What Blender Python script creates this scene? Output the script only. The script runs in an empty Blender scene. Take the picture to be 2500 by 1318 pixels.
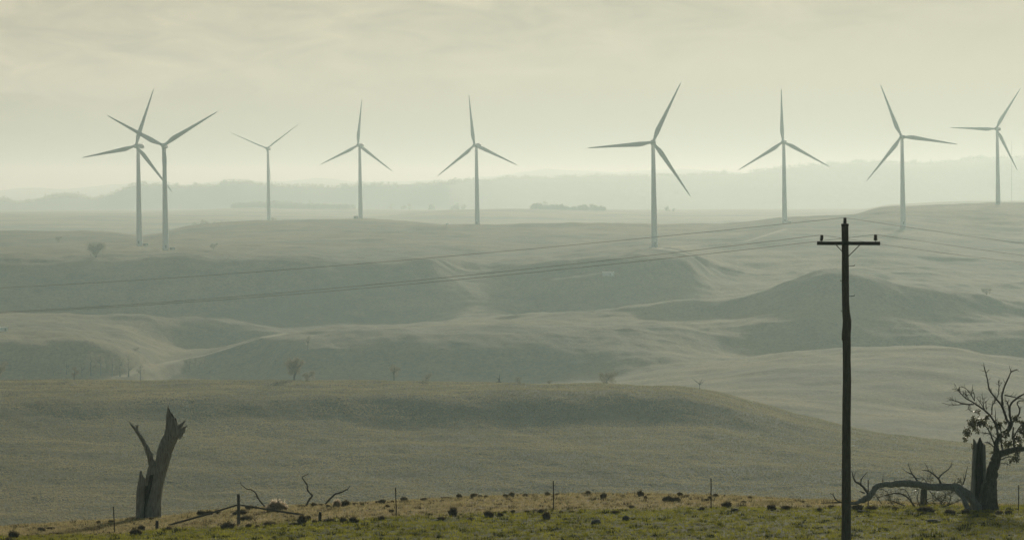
import bpy, math, random
import numpy as np
from mathutils import Vector, Matrix, Quaternion

SC = bpy.context.scene
COL = SC.collection
F, CX, HY = 7000.0, 1250.0, 500.0          # focal length in photo pixels, image centre, eye level
R = math.radians

def P(px, py, Y):
    return Vector(((px - CX) / F * Y, Y, (HY - py) / F * Y))

# ------------------------------------------------------------------ camera, sun, sky
cam = bpy.data.cameras.new('camera')
cam.sensor_width = 36.0; cam.lens = F / 2500 * 36
cam.shift_y = -(659 - HY) / 2500
cam.clip_start = 0.5; cam.clip_end = 60000
camo = bpy.data.objects.new('camera', cam); COL.objects.link(camo)
camo.rotation_euler = (R(90), 0, 0)
SC.camera = camo

SUN_AZ, SUN_EL = R(12), R(13.5)
sdir = Vector((math.sin(SUN_AZ) * math.cos(SUN_EL), math.cos(SUN_AZ) * math.cos(SUN_EL), math.sin(SUN_EL)))
sun = bpy.data.lights.new('sun', 'SUN'); sun.energy = 5.0; sun.angle = R(5); sun.color = (1, 0.945, 0.765)
suno = bpy.data.objects.new('sun', sun); COL.objects.link(suno)
suno.rotation_euler = sdir.to_track_quat('Z', 'Y').to_euler()
suno.location = (0, 0, 500)

def nd(nt, t, **kw):
    n = nt.nodes.new(t)
    for k, v in kw.items():
        if k in n.inputs: n.inputs[k].default_value = v
        else: setattr(n, k, v)
    return n

world = bpy.data.worlds.new('World'); SC.world = world; world.use_nodes = True
nt = world.node_tree; nt.nodes.clear()
out = nd(nt, 'ShaderNodeOutputWorld'); bg = nd(nt, 'ShaderNodeBackground'); bg.inputs['Strength'].default_value = 0.06
sky = nd(nt, 'ShaderNodeTexSky'); sky.sky_type = 'NISHITA'; sky.sun_disc = False
sky.sun_elevation = SUN_EL; sky.sun_rotation = SUN_AZ
sky.altitude = 900; sky.air_density = 1.0; sky.dust_density = 1.5; sky.ozone_density = 1.0
VEIL = (13.5, 12.15, 8.8, 1)
# thin high overcast: a warm veil over the clear sky, streaked with soft cloud
tc = nd(nt, 'ShaderNodeTexCoord')
mp = nd(nt, 'ShaderNodeMapping'); mp.inputs['Scale'].default_value = (20, 20, 62); mp.inputs['Rotation'].default_value = (0, R(8), 0)
ns = nd(nt, 'ShaderNodeTexNoise'); ns.inputs['Scale'].default_value = 1.6; ns.inputs['Detail'].default_value = 7
ns.inputs['Roughness'].default_value = 0.55; ns.inputs['Distortion'].default_value = 0.6
# the veil is brightest round the sun and along the horizon, and thins out away from it
dt = nd(nt, 'ShaderNodeVectorMath', operation='DOT_PRODUCT'); dt.inputs[1].default_value = sdir
dm = nd(nt, 'ShaderNodeMapRange'); dm.interpolation_type = 'SMOOTHSTEP'
dm.inputs['From Min'].default_value = 0.62; dm.inputs['From Max'].default_value = 0.92
dm.inputs['To Min'].default_value = 0.0; dm.inputs['To Max'].default_value = 1.0
sx = nd(nt, 'ShaderNodeSeparateXYZ')
el = nd(nt, 'ShaderNodeMapRange'); el.interpolation_type = 'SMOOTHSTEP'        # brighter towards the horizon
el.inputs['From Min'].default_value = 0.0; el.inputs['From Max'].default_value = 0.05
el.inputs['To Min'].default_value = 0.3; el.inputs['To Max'].default_value = 1.0
veil = nd(nt, 'ShaderNodeMixRGB'); veil.inputs['Color2'].default_value = VEIL
mul = nd(nt, 'ShaderNodeMixRGB', blend_type='MULTIPLY'); mul.inputs['Fac'].default_value = 1
mul2 = nd(nt, 'ShaderNodeMixRGB', blend_type='MULTIPLY'); mul2.inputs['Fac'].default_value = 1
cr2 = nd(nt, 'ShaderNodeMapRange'); cr2.inputs['From Min'].default_value = 0.36; cr2.inputs['From Max'].default_value = 0.70
cr2.inputs['To Min'].default_value = 0.92; cr2.inputs['To Max'].default_value = 1.24
L = nt.links.new
L(tc.outputs['Generated'], mp.inputs['Vector']); L(mp.outputs['Vector'], ns.inputs['Vector'])
L(tc.outputs['Generated'], dt.inputs[0]); L(dt.outputs['Value'], dm.inputs['Value']); L(dm.outputs['Result'], veil.inputs['Fac'])
L(tc.outputs['Generated'], sx.inputs['Vector']); L(sx.outputs['Z'], el.inputs['Value'])
wx = nd(nt, 'ShaderNodeMath', operation='MULTIPLY_ADD'); wx.inputs[1].default_value = -0.12; L(sx.outputs['X'], wx.inputs[0]); L(sx.outputs['Z'], wx.inputs[2])
wm = nd(nt, 'ShaderNodeMapRange'); wm.interpolation_type = 'SMOOTHSTEP'; wm.inputs['From Min'].default_value = 0.025; wm.inputs['From Max'].default_value = 0.075; L(wx.outputs[0], wm.inputs['Value'])
nm = nd(nt, 'ShaderNodeMixRGB'); nm.inputs['Color1'].default_value = (0.49, 0.49, 0.49, 1); L(wm.outputs['Result'], nm.inputs['Fac']); L(ns.outputs['Fac'], nm.inputs['Color2'])
L(nm.outputs['Color'], cr2.inputs['Value'])
warm = nd(nt, 'ShaderNodeMixRGB', blend_type='MULTIPLY'); warm.inputs['Fac'].default_value = 1; warm.inputs['Color2'].default_value = (1.0, 0.96, 0.84, 1)
L(sky.outputs['Color'], warm.inputs['Color1']); L(warm.outputs['Color'], veil.inputs['Color1']); L(veil.outputs['Color'], mul.inputs['Color1']); L(cr2.outputs['Result'], mul.inputs['Color2'])
L(mul.outputs['Color'], mul2.inputs['Color1']); L(el.outputs['Result'], mul2.inputs['Color2'])
L(mul2.outputs['Color'], bg.inputs['Color']); L(bg.outputs['Background'], out.inputs['Surface'])

SC.view_settings.view_transform = 'Standard'; SC.view_settings.look = 'None'
SC.view_settings.exposure = -0.80; SC.view_settings.gamma = 1.0
SC.render.engine = 'CYCLES'
cy = SC.cycles
cy.use_denoising = True; cy.max_bounces = 6; cy.volume_bounces = 1; cy.transparent_max_bounces = 8
cy.caustics_reflective = False; cy.caustics_refractive = False
cy.use_adaptive_sampling = False; cy.sample_clamp_direct = 5.0
SC.render.filter_size = 1.7

# ------------------------------------------------------------------ small tools
def tag(o, label=None, cat=None, group=None, kind=None):
    if label: o['label'] = label
    if cat: o['category'] = cat
    if group: o['group'] = group
    if kind: o['kind'] = kind
    return o

def empty(name, loc=(0, 0, 0)):
    o = bpy.data.objects.new(name, None); COL.objects.link(o); o.location = loc
    o.empty_display_size = 0.3
    return o

def copy_tree(o, parent=None):
    c = o.copy(); COL.objects.link(c)
    if parent is not None:
        c.parent = parent
    for ch in list(o.children): copy_tree(ch, c)
    return c

def mesh_np(name, verts, faces_flat, loop_tot, mat, smooth=True, attrs=None, link=True, parent=None):
    """fast mesh from numpy arrays; loop_tot = vertices per face (int or array)"""
    me = bpy.data.meshes.new(name)
    nv = len(verts); nl = len(faces_flat)
    npoly = nl // loop_tot
    me.vertices.add(nv); me.vertices.foreach_set('co', np.ascontiguousarray(verts, dtype=np.float32).ravel())
    me.loops.add(nl); me.loops.foreach_set('vertex_index', np.ascontiguousarray(faces_flat, dtype=np.int32))
    me.polygons.add(npoly)
    me.polygons.foreach_set('loop_start', np.arange(0, nl, loop_tot, dtype=np.int32))
    me.update(calc_edges=True)
    me.polygons.foreach_set('use_smooth', np.full(npoly, smooth, dtype=bool))
    if attrs:
        for k, v in attrs.items():
            if v.ndim == 1:
                a = me.attributes.new(k, 'FLOAT', 'POINT'); a.data.foreach_set('value', v.astype(np.float32))
            else:
                a = me.attributes.new(k, 'FLOAT_COLOR', 'POINT'); a.data.foreach_set('color', v.astype(np.float32).ravel())
    if mat: me.materials.append(mat)
    o = bpy.data.objects.new(name, me)
    if link: COL.objects.link(o)
    if parent: o.parent = parent
    return o

class MB:
    """collects shapes for ONE mesh object"""
    def __init__(s): s.v = []; s.f = []
    def add(s, vs, fs):
        b = len(s.v); s.v += [tuple(x) for x in vs]; s.f += [tuple(i + b for i in q) for q in fs]
    def box(s, c, d, M=None, bev=0.0):
        x, y, z = d[0] / 2, d[1] / 2, d[2] / 2
        if bev <= 0:
            vs = [(a * x, b * y, e * z) for e in (-1, 1) for b in (-1, 1) for a in (-1, 1)]
            fs = [(0, 2, 3, 1), (4, 5, 7, 6), (0, 1, 5, 4), (2, 6, 7, 3), (0, 4, 6, 2), (1, 3, 7, 5)]
        else:                                            # chamfered along the vertical and top edges
            q = [(-x + bev, -y), (x - bev, -y), (x, -y + bev), (x, y - bev), (x - bev, y), (-x + bev, y), (-x, y - bev), (-x, -y + bev)]
            k = max(0.0, 1 - bev / max(x, y))
            vs = [(a, b, -z) for a, b in q] + [(a, b, z - bev) for a, b in q] + [(a * k, b * k, z) for a, b in q]
            fs = [tuple(reversed(range(8))), tuple(range(16, 24))]
            for r in (0, 8): fs += [(r + i, r + (i + 1) % 8, r + 8 + (i + 1) % 8, r + 8 + i) for i in range(8)]
        vs = [Vector(v) for v in vs]
        if M is not None: vs = [M @ v for v in vs]
        s.add([v + Vector(c) for v in vs], fs)
    def tube(s, pts, rad, n=8, caps=True, wob=0.0, seed=0, squash=1.0):
        rng = random.Random(seed)
        pts = [Vector(p) for p in pts]; N = len(pts)
        rings = []; up = None
        ph = [rng.uniform(0.85, 1.15) for _ in range(n)]
        rk = [1 + wob * rng.uniform(-1.3, 1.3) for _ in range(N)]
        for i, p in enumerate(pts):
            t = (pts[min(i + 1, N - 1)] - pts[max(i - 1, 0)])
            t = t.normalized() if t.length > 1e-9 else Vector((0, 0, 1))
            if up is None:
                a = Vector((0, 1, 0)) if abs(t.y) < 0.8 else Vector((1, 0, 0))
                up = (a - t * a.dot(t)).normalized()
            else:
                up = (up - t * up.dot(t)).normalized()
            b = t.cross(up)
            ring = []
            for k in range(n):
                an = 2 * math.pi * k / n
                rr = rad[i] * rk[i] * (1 + wob * (ph[k] - 1) * 4 + wob * rng.uniform(-1, 1))
                ring.append(p + (up * math.cos(an) * squash + b * math.sin(an)) * rr)
            rings.append(ring)
        vs = [v for r in rings for v in r]
        fs = []
        for i in range(N - 1):
            for k in range(n):
                k2 = (k + 1) % n
                fs.append((i * n + k, i * n + k2, (i + 1) * n + k2, (i + 1) * n + k))
        if caps:
            fs.append(tuple(reversed(range(n)))); fs.append(tuple(range((N - 1) * n, N * n)))
        s.add(vs, fs)
    def lathe(s, prof, c=(0, 0, 0), n=16, M=None):
        vs = []
        for r, z in prof:
            for k in range(n):
                a = 2 * math.pi * k / n
                v = Vector((r * math.cos(a), r * math.sin(a), z))
                if M is not None: v = M @ v
                vs.append(v + Vector(c))
        fs = []
        for i in range(len(prof) - 1):
            for k in range(n):
                k2 = (k + 1) % n
                fs.append((i * n + k, i * n + k2, (i + 1) * n + k2, (i + 1) * n + k))
        fs.append(tuple(reversed(range(n)))); fs.append(tuple(range((len(prof) - 1) * n, len(prof) * n)))
        s.add(vs, fs)
    def build(s, name, mat, parent=None, smooth=True, origin=None, angle=40):
        me = bpy.data.meshes.new(name)
        o0 = Vector(origin) if origin is not None else Vector((0, 0, 0))
        me.from_pydata([tuple(Vector(v) - o0) for v in s.v], [], s.f); me.update()
        if mat: me.materials.append(mat)
        if smooth:
            me.polygons.foreach_set('use_smooth', np.ones(len(me.polygons), dtype=bool))
            try: me.set_sharp_from_angle(angle=R(angle))
            except Exception: pass
        o = bpy.data.objects.new(name, me); COL.objects.link(o)
        if parent is not None: o.parent = parent
        elif origin is not None: o.location = o0
        return o

# ------------------------------------------------------------------ noise
def _h(ix, iy, seed):
    n = (ix.astype(np.int64) * 374761393 + iy.astype(np.int64) * 668265263 + seed * 974634777) & 0x7fffffff
    n = ((n ^ (n >> 13)) * 1274126177) & 0x7fffffff
    return (n ^ (n >> 16)) & 0xffff
def pn(x, y, seed=0):
    x = np.asarray(x, float); y = np.asarray(y, float)
    ix = np.floor(x); iy = np.floor(y); fx = x - ix; fy = y - iy
    u = fx * fx * fx * (fx * (fx * 6 - 15) + 10); v = fy * fy * fy * (fy * (fy * 6 - 15) + 10)
    def g(i, j, dx, dy):
        a = _h(i, j, seed) * (2 * np.pi / 65536.0)
        return np.cos(a) * dx + np.sin(a) * dy
    a = g(ix, iy, fx, fy); b = g(ix + 1, iy, fx - 1, fy); c = g(ix, iy + 1, fx, fy - 1); d = g(ix + 1, iy + 1, fx - 1, fy - 1)
    return 1.4 * ((a + (b - a) * u) * (1 - v) + (c + (d - c) * u) * v)
def fbm(x, y, seed=0, o=4, gain=0.5):
    s = 0; a = 1.0; k = 1.0
    for i in range(o):
        s = s + a * pn(x * k + 17.3 * i, y * k - 9.1 * i, seed + i * 13); a *= gain; k *= 2.03
    return s

# ------------------------------------------------------------------ materials
def mat(name): 
    m = bpy.data.materials.new(name); m.use_nodes = True
    b = m.node_tree.nodes['Principled BSDF']
    return m, m.node_tree, b

def noisy(name, c1, c2, scale=4.0, rough=0.8, bump=0.0, bscale=None, detail=5, stretch=(1, 1, 1), spec=0.3, metal=0.0, c3=None):
    m, nt, b = mat(name); L = nt.links.new
    tc = nd(nt, 'ShaderNodeTexCoord'); mp = nd(nt, 'ShaderNodeMapping'); mp.inputs['Scale'].default_value = stretch
    n1 = nd(nt, 'ShaderNodeTexNoise'); n1.inputs['Scale'].default_value = scale; n1.inputs['Detail'].default_value = detail
    n1.inputs['Roughness'].default_value = 0.62
    r = nd(nt, 'ShaderNodeValToRGB')
    r.color_ramp.elements[0].position = 0.32; r.color_ramp.elements[1].position = 0.68
    r.color_ramp.elements[0].color = (*c1, 1); r.color_ramp.elements[1].color = (*c2, 1)
    if c3: e = r.color_ramp.elements.new(0.5); e.color = (*c3, 1)
    L(tc.outputs['Object'], mp.inputs['Vector']); L(mp.outputs['Vector'], n1.inputs['Vector'])
    L(n1.outputs['Fac'], r.inputs['Fac']); L(r.outputs['Color'], b.inputs['Base Color'])
    b.inputs['Roughness'].default_value = rough; b.inputs['Metallic'].default_value = metal
    b.inputs['Specular IOR Level'].default_value = spec
    if bump:
        n2 = nd(nt, 'ShaderNodeTexNoise'); n2.inputs['Scale'].default_value = bscale or scale * 3; n2.inputs['Detail'].default_value = 4
        bp = nd(nt, 'ShaderNodeBump'); bp.inputs['Strength'].default_value = bump; bp.inputs['Distance'].default_value = 0.05
        L(mp.outputs['Vector'], n2.inputs['Vector']); L(n2.outputs['Fac'], bp.inputs['Height']); L(bp.outputs['Normal'], b.inputs['Normal'])
    return m
# ================================================================== TERRAIN
# Each layer is a line across the land: (column, distance, sight-line row) or (column, distance, None, height).
def K(*knots): return knots
def Zc(Y, z): return ((0, Y, None, z),)
def rows(Y, s):                       # constant distance, "px:py px:py ..."
    return tuple((float(a.split(':')[0]), Y, float(a.split(':')[1])) for a in s.split())
def hts(Y, s):                        # constant distance, "px:height ..."
    return tuple((float(a.split(':')[0]), Y, None, float(a.split(':')[1])) for a in s.split())

LAYERS = [
 Zc(-400, -6.0), Zc(-60, -2.6), Zc(0, -1.75), Zc(40, -7.0), Zc(80, -11.2), Zc(98, -12.0),
 rows(123, '-1500:1325 0:1306 280:1300 400:1288 582:1283 700:1270 967:1260 1351:1248 1736:1241 2119:1244 2487:1247 4000:1255'),
 rows(140, '-1500:1330 0:1288 130:1278 280:1270 400:1263 500:1249 600:1241 750:1234 900:1228 1000:1222 1200:1212 1400:1207 1600:1207 1800:1213 1950:1222 2100:1226 2300:1233 2500:1239 4000:1255'),
 Zc(165, -19.5), Zc(270, -46), Zc(430, -62), Zc(640, -66.8),
 rows(730, '0:1115 1500:1112 2000:1125 2400:1145 4000:1165'),
 rows(812, '0:1022 300:1022 650:1026 1000:1035 1400:1043 1650:1042 1750:1045 1850:1055 1950:1068 2150:1092 2400:1116 4000:1150'),
 rows(838, '0:978 300:975 650:970 1000:966 1400:960 1650:966 1750:986 1850:1012 1950:1040 2150:1076 2400:1102 4000:1140'),
 rows(930, '-1500:922 0:925 650:926 1000:930 1400:935 1650:942 1750:956 1850:986 1950:1016 2150:1060 2400:1086 2600:1098 4000:1120'),
 hts(985, '-1500:-70 1400:-71 1700:-74 1900:-78 2200:-79.5 2400:-82 4000:-82'),
 hts(1080, '-1500:-80 1400:-79 1500:-76 1700:-74 1900:-75.5 2200:-79 2300:-80.5 2500:-78 4000:-80'),
 rows(1220, '-1500:965 1300:965 1450:945 1600:938 1700:930 1900:908 2200:900 2400:915 2500:930 4000:960'),
 ((-1500,1362,926),(0,1362,926),(300,1362,926),(350,1380,926),(400,1422,926),(620,1425,926),(690,1385,926),(740,1362,926),(1000,1362,932),(1300,1355,932),(1450,1335,933),(1600,1320,907),(1800,1320,886),(1900,1320,868),(2050,1320,856),(2200,1320,846),(2330,1320,848),(2420,1320,868),(2500,1320,880),(2800,1320,900),(4000,1320,900)),
 ((-1500,1402,None,-66),(0,1402,None,-65.6),(150,1402,None,-65.6),(230,1402,None,-66.5),(300,1405,None,-70.5),(350,1414,None,-74),(400,1440,None,-79),(440,1448,None,-83),(500,1448,None,-82.5),(620,1448,None,-79),(690,1425,None,-73),(740,1402,None,-70),(800,1402,None,-69.5),
  (1200,1402,None,-69),(1500,1402,None,-70),(1650,1402,None,-72.5),(1800,1432,None,-76),(2000,1440,None,-77),(2300,1440,None,-78),(2500,1420,None,-78),(4000,1410,None,-80)),
 ((-1500,1470,800),(0,1470,806),(150,1470,812),(300,1470,835),(360,1470,860),(430,1470,880),(500,1470,866),(570,1470,846),(640,1470,823),(700,1470,813),(800,1470,808),(1000,1470,804),(1200,1470,798),(1400,1470,795),(1600,1475,795),(1700,1482,800),(1850,1490,792),(2000,1490,780),(2200,1490,804),(2300,1490,812),(2500,1480,810),(4000,1470,820)),
 ((-1500,1545,None,-62),(0,1545,None,-63),(200,1545,None,-64),(300,1545,None,-67),(380,1552,None,-75),(450,1560,None,-80),(560,1575,None,-79),(640,1575,None,-75),(700,1560,None,-71),(800,1545,None,-67.2),
  (1000,1545,None,-66),(1400,1545,None,-62.5),(1500,1560,None,-61.5),(1580,1575,None,-62.8),(1700,1570,None,-62),(1800,1550,None,-61.5),(1900,1540,None,-58),(2000,1532,None,-51),(2150,1540,None,-54),(2300,1552,None,-57),(2500,1582,None,-62.5),(4000,1580,None,-66)),
 ((-1500,1620,760),(0,1620,766),(300,1620,769),(500,1620,778),(600,1620,786),(690,1620,800),(740,1620,803),(800,1620,798),(1000,1620,793),(1200,1620,776),(1400,1620,765),(1500,1615,760),(1580,1605,748),(1620,1600,740),(1760,1590,730),(1850,1583,710),(1920,1578,681),(1990,1576,656),(2050,1576,653),(2120,1578,672),(2200,1582,697),(2300,1590,712),(2400,1605,716),(2470,1615,735),(2600,1620,745),(4000,1620,760)),
 ((-1500,1712,None,-66),(0,1712,None,-66),(600,1712,None,-69),(700,1712,None,-73),(1000,1712,None,-71.5),(1090,1705,None,-68),(1150,1690,None,-64),(1230,1690,None,-64),(1300,1705,None,-69),(1400,1712,None,-69),(1500,1712,None,-66),(1700,1712,None,-60),(1800,1700,None,-56.5),(2000,1690,None,-51),(2300,1690,None,-53),(2500,1690,None,-57),(4000,1690,None,-60)),
 ((-1500,1758,700),(0,1758,702),(500,1758,706),(900,1758,712),(1060,1762,708),(1130,1785,694),(1190,1788,698),(1260,1764,724),(1320,1758,728),(1400,1758,714),(1500,1758,705),(1600,1758,698),(1690,1762,694),(1760,1790,694),(1850,1800,690),(2000,1800,676),(2200,1800,690),(2300,1800,694),(2500,1800,706),(4000,1800,710)),
 ((-1500,1812,640),(0,1812,640),(200,1812,636),(300,1812,632),(400,1812,624),(470,1812,618),(550,1812,628),(600,1812,630),(700,1812,628),(750,1812,632),(850,1812,640),(950,1812,642),(1060,1818,628),(1130,1872,634),(1190,1875,640),(1260,1820,646),(1350,1812,636),(1450,1812,624),(1550,1812,616),(1640,1812,612),(1690,1818,622),(1750,1860,655),(1850,1880,664),(2000,1880,656),(2300,1880,668),(2500,1880,680),(4000,1880,690)),
 ((-1500,1913,615),(0,1913,617),(340,1913,620),(404,1913,617),(500,1913,606),(600,1913,614),(750,1913,618),(850,1913,628),(950,1913,622),(1050,1920,614),(1120,1960,617),(1240,1960,622),(1300,1925,620),(1350,1913,620),(1450,1913,612),(1597,1913,604),(1640,1913,604),(1750,1950,630),(1900,1960,630),(2100,1960,625),(2300,1960,636),(2500,1960,648),(4000,1960,655)),
 rows(2050, '-1500:603 0:605 340:604 600:598 800:594 1000:600 1100:598 1300:604 1450:600 1550:594 1700:594 1750:600 1900:596 2100:590 2300:608 2500:620 4000:620'),
 rows(2250, '-1500:585 0:587 340:587 600:579 900:573 1200:574 1500:574 1700:573 1916:557 2100:560 2205:554 2350:566 2500:575 4000:580'),
 rows(2480, '-1500:562 0:565 250:567 350:578 420:568 500:558 700:551 900:550 1100:551 1300:548 1500:546 1750:549 1850:540 1916:534 2000:530 2080:528 2150:514 2300:512 2500:516 4000:520'),
 rows(2720, '-1500:585 0:585 350:590 430:558 500:547 600:541 700:538 890:535 1000:543 1060:550 1150:562 1300:562 1750:562 1916:545 2050:540 2150:506 2300:500 2500:497 4000:490'),
 hts(3150, '-1500:-36 0:-36 1000:-34 1900:-32 2150:-22 2300:-16 2500:-14 4000:-12'),
 rows(3800, '-1500:542 0:542 500:542 900:537 1100:540 1300:540 1700:538 2000:534 2100:522 2300:512 2500:508 4000:505'),
 rows(4400, '-1500:520 0:524 600:524 900:528 950:525 1100:513 1250:510 1400:514 1700:520 2000:517 2080:518 2170:500 2300:493 2500:490 4000:488'),
 rows(5600, '-1500:515 0:517 450:514 600:506 700:508 1000:512 1300:512 1700:511 2000:510 2500:508 4000:508'),
 rows(6600, '-1500:512 0:512 2500:512 4000:512'),
 ((-1500,7000,490), (0,7000,488), (50,7000,497), (100,7000,488), (170,7000,479), (230,7000,484), (270,7000,476), (300,7000,461), (340,7000,451), (400,7000,451), (440,7000,455), (530,7000,451), (552,7000,441), (600,7000,443), (650,7000,452), (690,7000,456), (850,7000,457), (880,7000,450), (900,7000,452), (1000,7000,452), (1100,7000,447), (1150,7500,443), (1200,7500,441), (1300,8200,437), (1450,8200,431), (1600,8200,431), (1700,8200,429), (1800,8200,426), (1850,8200,416), (1960,8200,405), (2050,8200,401), (2170,8200,395), (2270,8200,402), (2400,8200,390), (2500,8200,387), (4000,8200,380)),
 hts(9600, '-1500:5 0:8 1200:20 2500:50 4000:60'),
 rows(12000, '-1500:470 0:467 50:461 190:461 300:451 370:444 400:443 440:453 520:445 600:444 700:443 780:435 880:446 1000:443 1100:440 1200:434 1270:421 1330:413 1400:418 1500:419 1600:415 1700:413 1780:420 1850:430 2500:440 4000:440'),
 Zc(13600, -40),
]
TPX = np.arange(-1600, 4101, 4.0)
def _table(layer, sig):
    a = np.array([(k[0], k[1], (k[3] if k[2] is None else (HY - k[2]) / F * k[1])) for k in layer], float)
    z = np.interp(TPX, a[:, 0], a[:, 2]); Yv = np.interp(TPX, a[:, 0], a[:, 1])
    g = np.exp(-0.5 * (np.arange(-60, 61) * 4.0 / sig) ** 2); g /= g.sum()
    return np.convolve(np.pad(Yv, 60, mode='edge'), g, 'valid'), np.convolve(np.pad(z, 60, mode='edge'), g, 'valid')
_tabs = [_table(l, 6 if i >= len(LAYERS) - 5 else 16) for i, l in enumerate(LAYERS)]
TY = np.array([t[0] for t in _tabs]); TZ = np.array([t[1] for t in _tabs])

def base_height(px, Y):
    """px, Y arrays: monotone cubic through the layers along each line of sight"""
    px = np.clip(px, -1590, 4090); n = len(px)
    fi = (px + 1600) / 4.0; i0 = np.floor(fi).astype(int); fr = fi - i0
    y = TY[:, i0] * (1 - fr) + TY[:, i0 + 1] * fr
    z = TZ[:, i0] * (1 - fr) + TZ[:, i0 + 1] * fr
    h = np.diff(y, axis=0); d = np.diff(z, axis=0) / h
    m = np.zeros_like(z); m[0] = d[0]; m[-1] = d[-1]
    w1 = 2 * h[1:] + h[:-1]; w2 = h[1:] + 2 * h[:-1]
    same = d[:-1] * d[1:] > 0
    with np.errstate(divide='ignore', invalid='ignore'):
        mm = (w1 + w2) / (w1 / d[:-1] + w2 / d[1:])
    m[1:-1] = np.where(same, mm, 0)
    k = np.clip((Y[None, :] >= y).sum(0) - 1, 0, len(LAYERS) - 2); c = np.arange(n)
    hh = h[k, c]; t = np.clip((Y - y[k, c]) / hh, 0, 1)
    t2 = t * t; t3 = t2 * t
    return (2*t3 - 3*t2 + 1) * z[k, c] + (t3 - 2*t2 + t) * hh * m[k, c] + (-2*t3 + 3*t2) * z[k + 1, c] + (t3 - t2) * hh * m[k + 1, c]

def height(x, Y):
    x = np.atleast_1d(np.asarray(x, float)); Y = np.atleast_1d(np.asarray(Y, float))
    px = CX + F * x / np.maximum(Y, 20)
    z = base_height(px, Y)
    f = np.nonzero((Y > 720) & (Y < 3200))[0]                # soften the breaks of slope
    if len(f):
        w = 9.0
        z[f] = 0.36 * z[f] + 0.32 * base_height(CX + F * x[f] / (Y[f] - w), Y[f] - w) + 0.32 * base_height(CX + F * x[f] / (Y[f] + w), Y[f] + w)
    I = lambda *p: np.interp(Y, [q[0] for q in p], [q[1] for q in p])
    near = I((85, 0), (100, 1), (150, 1), (200, 0))
    z = z + near * (0.05 * fbm(x / 2.2, Y / 2.2, 3, 3) + 0.035 * fbm(x / 0.55, Y / 0.55, 5, 2))
    z = z + I((180, 0), (260, 1), (600, 0.5), (1000, 0.5), (1100, 0)) * (0.55 * fbm(x / 34, Y / 18, 7, 4, 0.6) + 0.5 * fbm(x / 90, Y / 30, 8, 2))
    z = z + I((560, 0), (640, 1), (1000, 1), (1200, 0)) * (0.10 * fbm(x / 5.0, Y / 3.6, 9, 3, 0.7))
    z = z + I((940, 0), (1100, 1), (2800, 1.0), (3300, 0.8), (6000, 0)) * (1.5 * fbm(x / 110, Y / 50, 11, 4, 0.55) + 0.16 * fbm(x / 14, Y / 9, 15, 2))
    z = z + I((1290, 0), (1350, 1), (1850, 1), (2000, 0.4), (2700, 0.3), (3000, 0)) * (1.6 * fbm((x + 0.3 * Y) / 48, Y / 150, 17, 4, 0.55))
    z = z + I((1290, 0), (1380, 1), (2700, 1), (3000, 0)) * np.clip(0.4 + fbm(x / 170, Y / 120, 33, 2), 0, 1) * 0.72 * fbm(x / 80, Y / 11, 34, 3)
    z = z + I((560, 0), (700, 1), (900, 1), (960, 0)) * (0.7 * fbm((x + 0.4 * Y) / 26, Y / 70, 18, 3))
    z = z + I((6300, 0), (7400, 1), (13000, 1)) * (7.0 * fbm(x / 300, Y / 500, 21, 5) + 2.0 * pn(x / 22, Y / 60, 25))
    return z
def gz(x, y): return float(height(x, y)[0])
def ground_hit(px, py, Y0=101, Y1=141, n=400):
    Ys = np.linspace(Y0, Y1, n); zr = (HY - py) / F * Ys
    d = zr - height((px - CX) / F * Ys, Ys)
    k = np.where(d < 0)[0]
    return Ys[k[0]] if len(k) else None
def at(px, Y):
    x = (px - CX) / F * Y
    return Vector((x, Y, gz(x, Y)))

u_in = np.arange(-0.2, 0.2001, 0.0006)
u_out = np.linspace(0.2, 0.42, 70)[1:]
U = np.concatenate([-u_out[::-1], u_in, u_out])
def ar(a, b, s): return np.arange(a, b, s)
YR = np.concatenate([ar(-300, 0, 20), ar(0, 92, 4), ar(92, 148, 0.28), ar(148, 560, 10), ar(560, 1000, 1.8), ar(1000, 1300, 4), ar(1300, 1900, 2.5),
                     ar(1900, 2760, 4), ar(2760, 6400, 30), ar(6400, 8200, 24), ar(8200, 13600, 70)])
GX = U[:, None] * (np.maximum(YR[None, :], -150) + 200.0); GY = np.broadcast_to(YR[None, :], GX.shape)
nU, nY = GX.shape
GZ = np.empty(GX.shape)
for i0 in range(0, nU, 40):
    sl = slice(i0, i0 + 40)
    GZ[sl] = height(GX[sl].ravel(), GY[sl].ravel()).reshape(GX[sl].shape)

def poly_mask(PXv, PYv, pts, w):
    """soft mask of a line drawn over the land, pts in map space (x, Y)"""
    m = np.zeros(PXv.shape)
    for (x0, y0), (x1, y1) in zip(pts[:-1], pts[1:]):
        dx, dy = x1 - x0, y1 - y0; l2 = dx * dx + dy * dy
        t = np.clip(((PXv - x0) * dx + (PYv - y0) * dy) / l2, 0, 1)
        dd = np.hypot(PXv - x0 - t * dx, PYv - y0 - t * dy)
        m = np.maximum(m, np.clip(1.5 - dd / w, 0, 1))
    return m
def hit_far(px, py, Y0, Y1):
    Y = ground_hit(px, py, Y0, Y1, 900)
    Y = Y if Y else Y1
    return ((px - CX) / F * Y, Y)

def terrain(name, a, b, m, attrs=None):
    ja, jb = np.searchsorted(YR, a), np.searchsorted(YR, b)
    jb = min(jb + 1, nY)
    V = np.stack([GX[:, ja:jb], GY[:, ja:jb], GZ[:, ja:jb]], -1).reshape(-1, 3)
    nj = jb - ja
    i, j = np.meshgrid(np.arange(nU - 1), np.arange(nj - 1), indexing='ij')
    q = np.stack([i * nj + j, (i + 1) * nj + j, (i + 1) * nj + j + 1, i * nj + j + 1], -1).reshape(-1)
    at_ = {k: v(V[:, 0], V[:, 1]) for k, v in (attrs or {}).items()}
    o = mesh_np(name, V, q, 4, m, True, at_)
    o['kind'] = 'structure'
    return o

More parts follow.
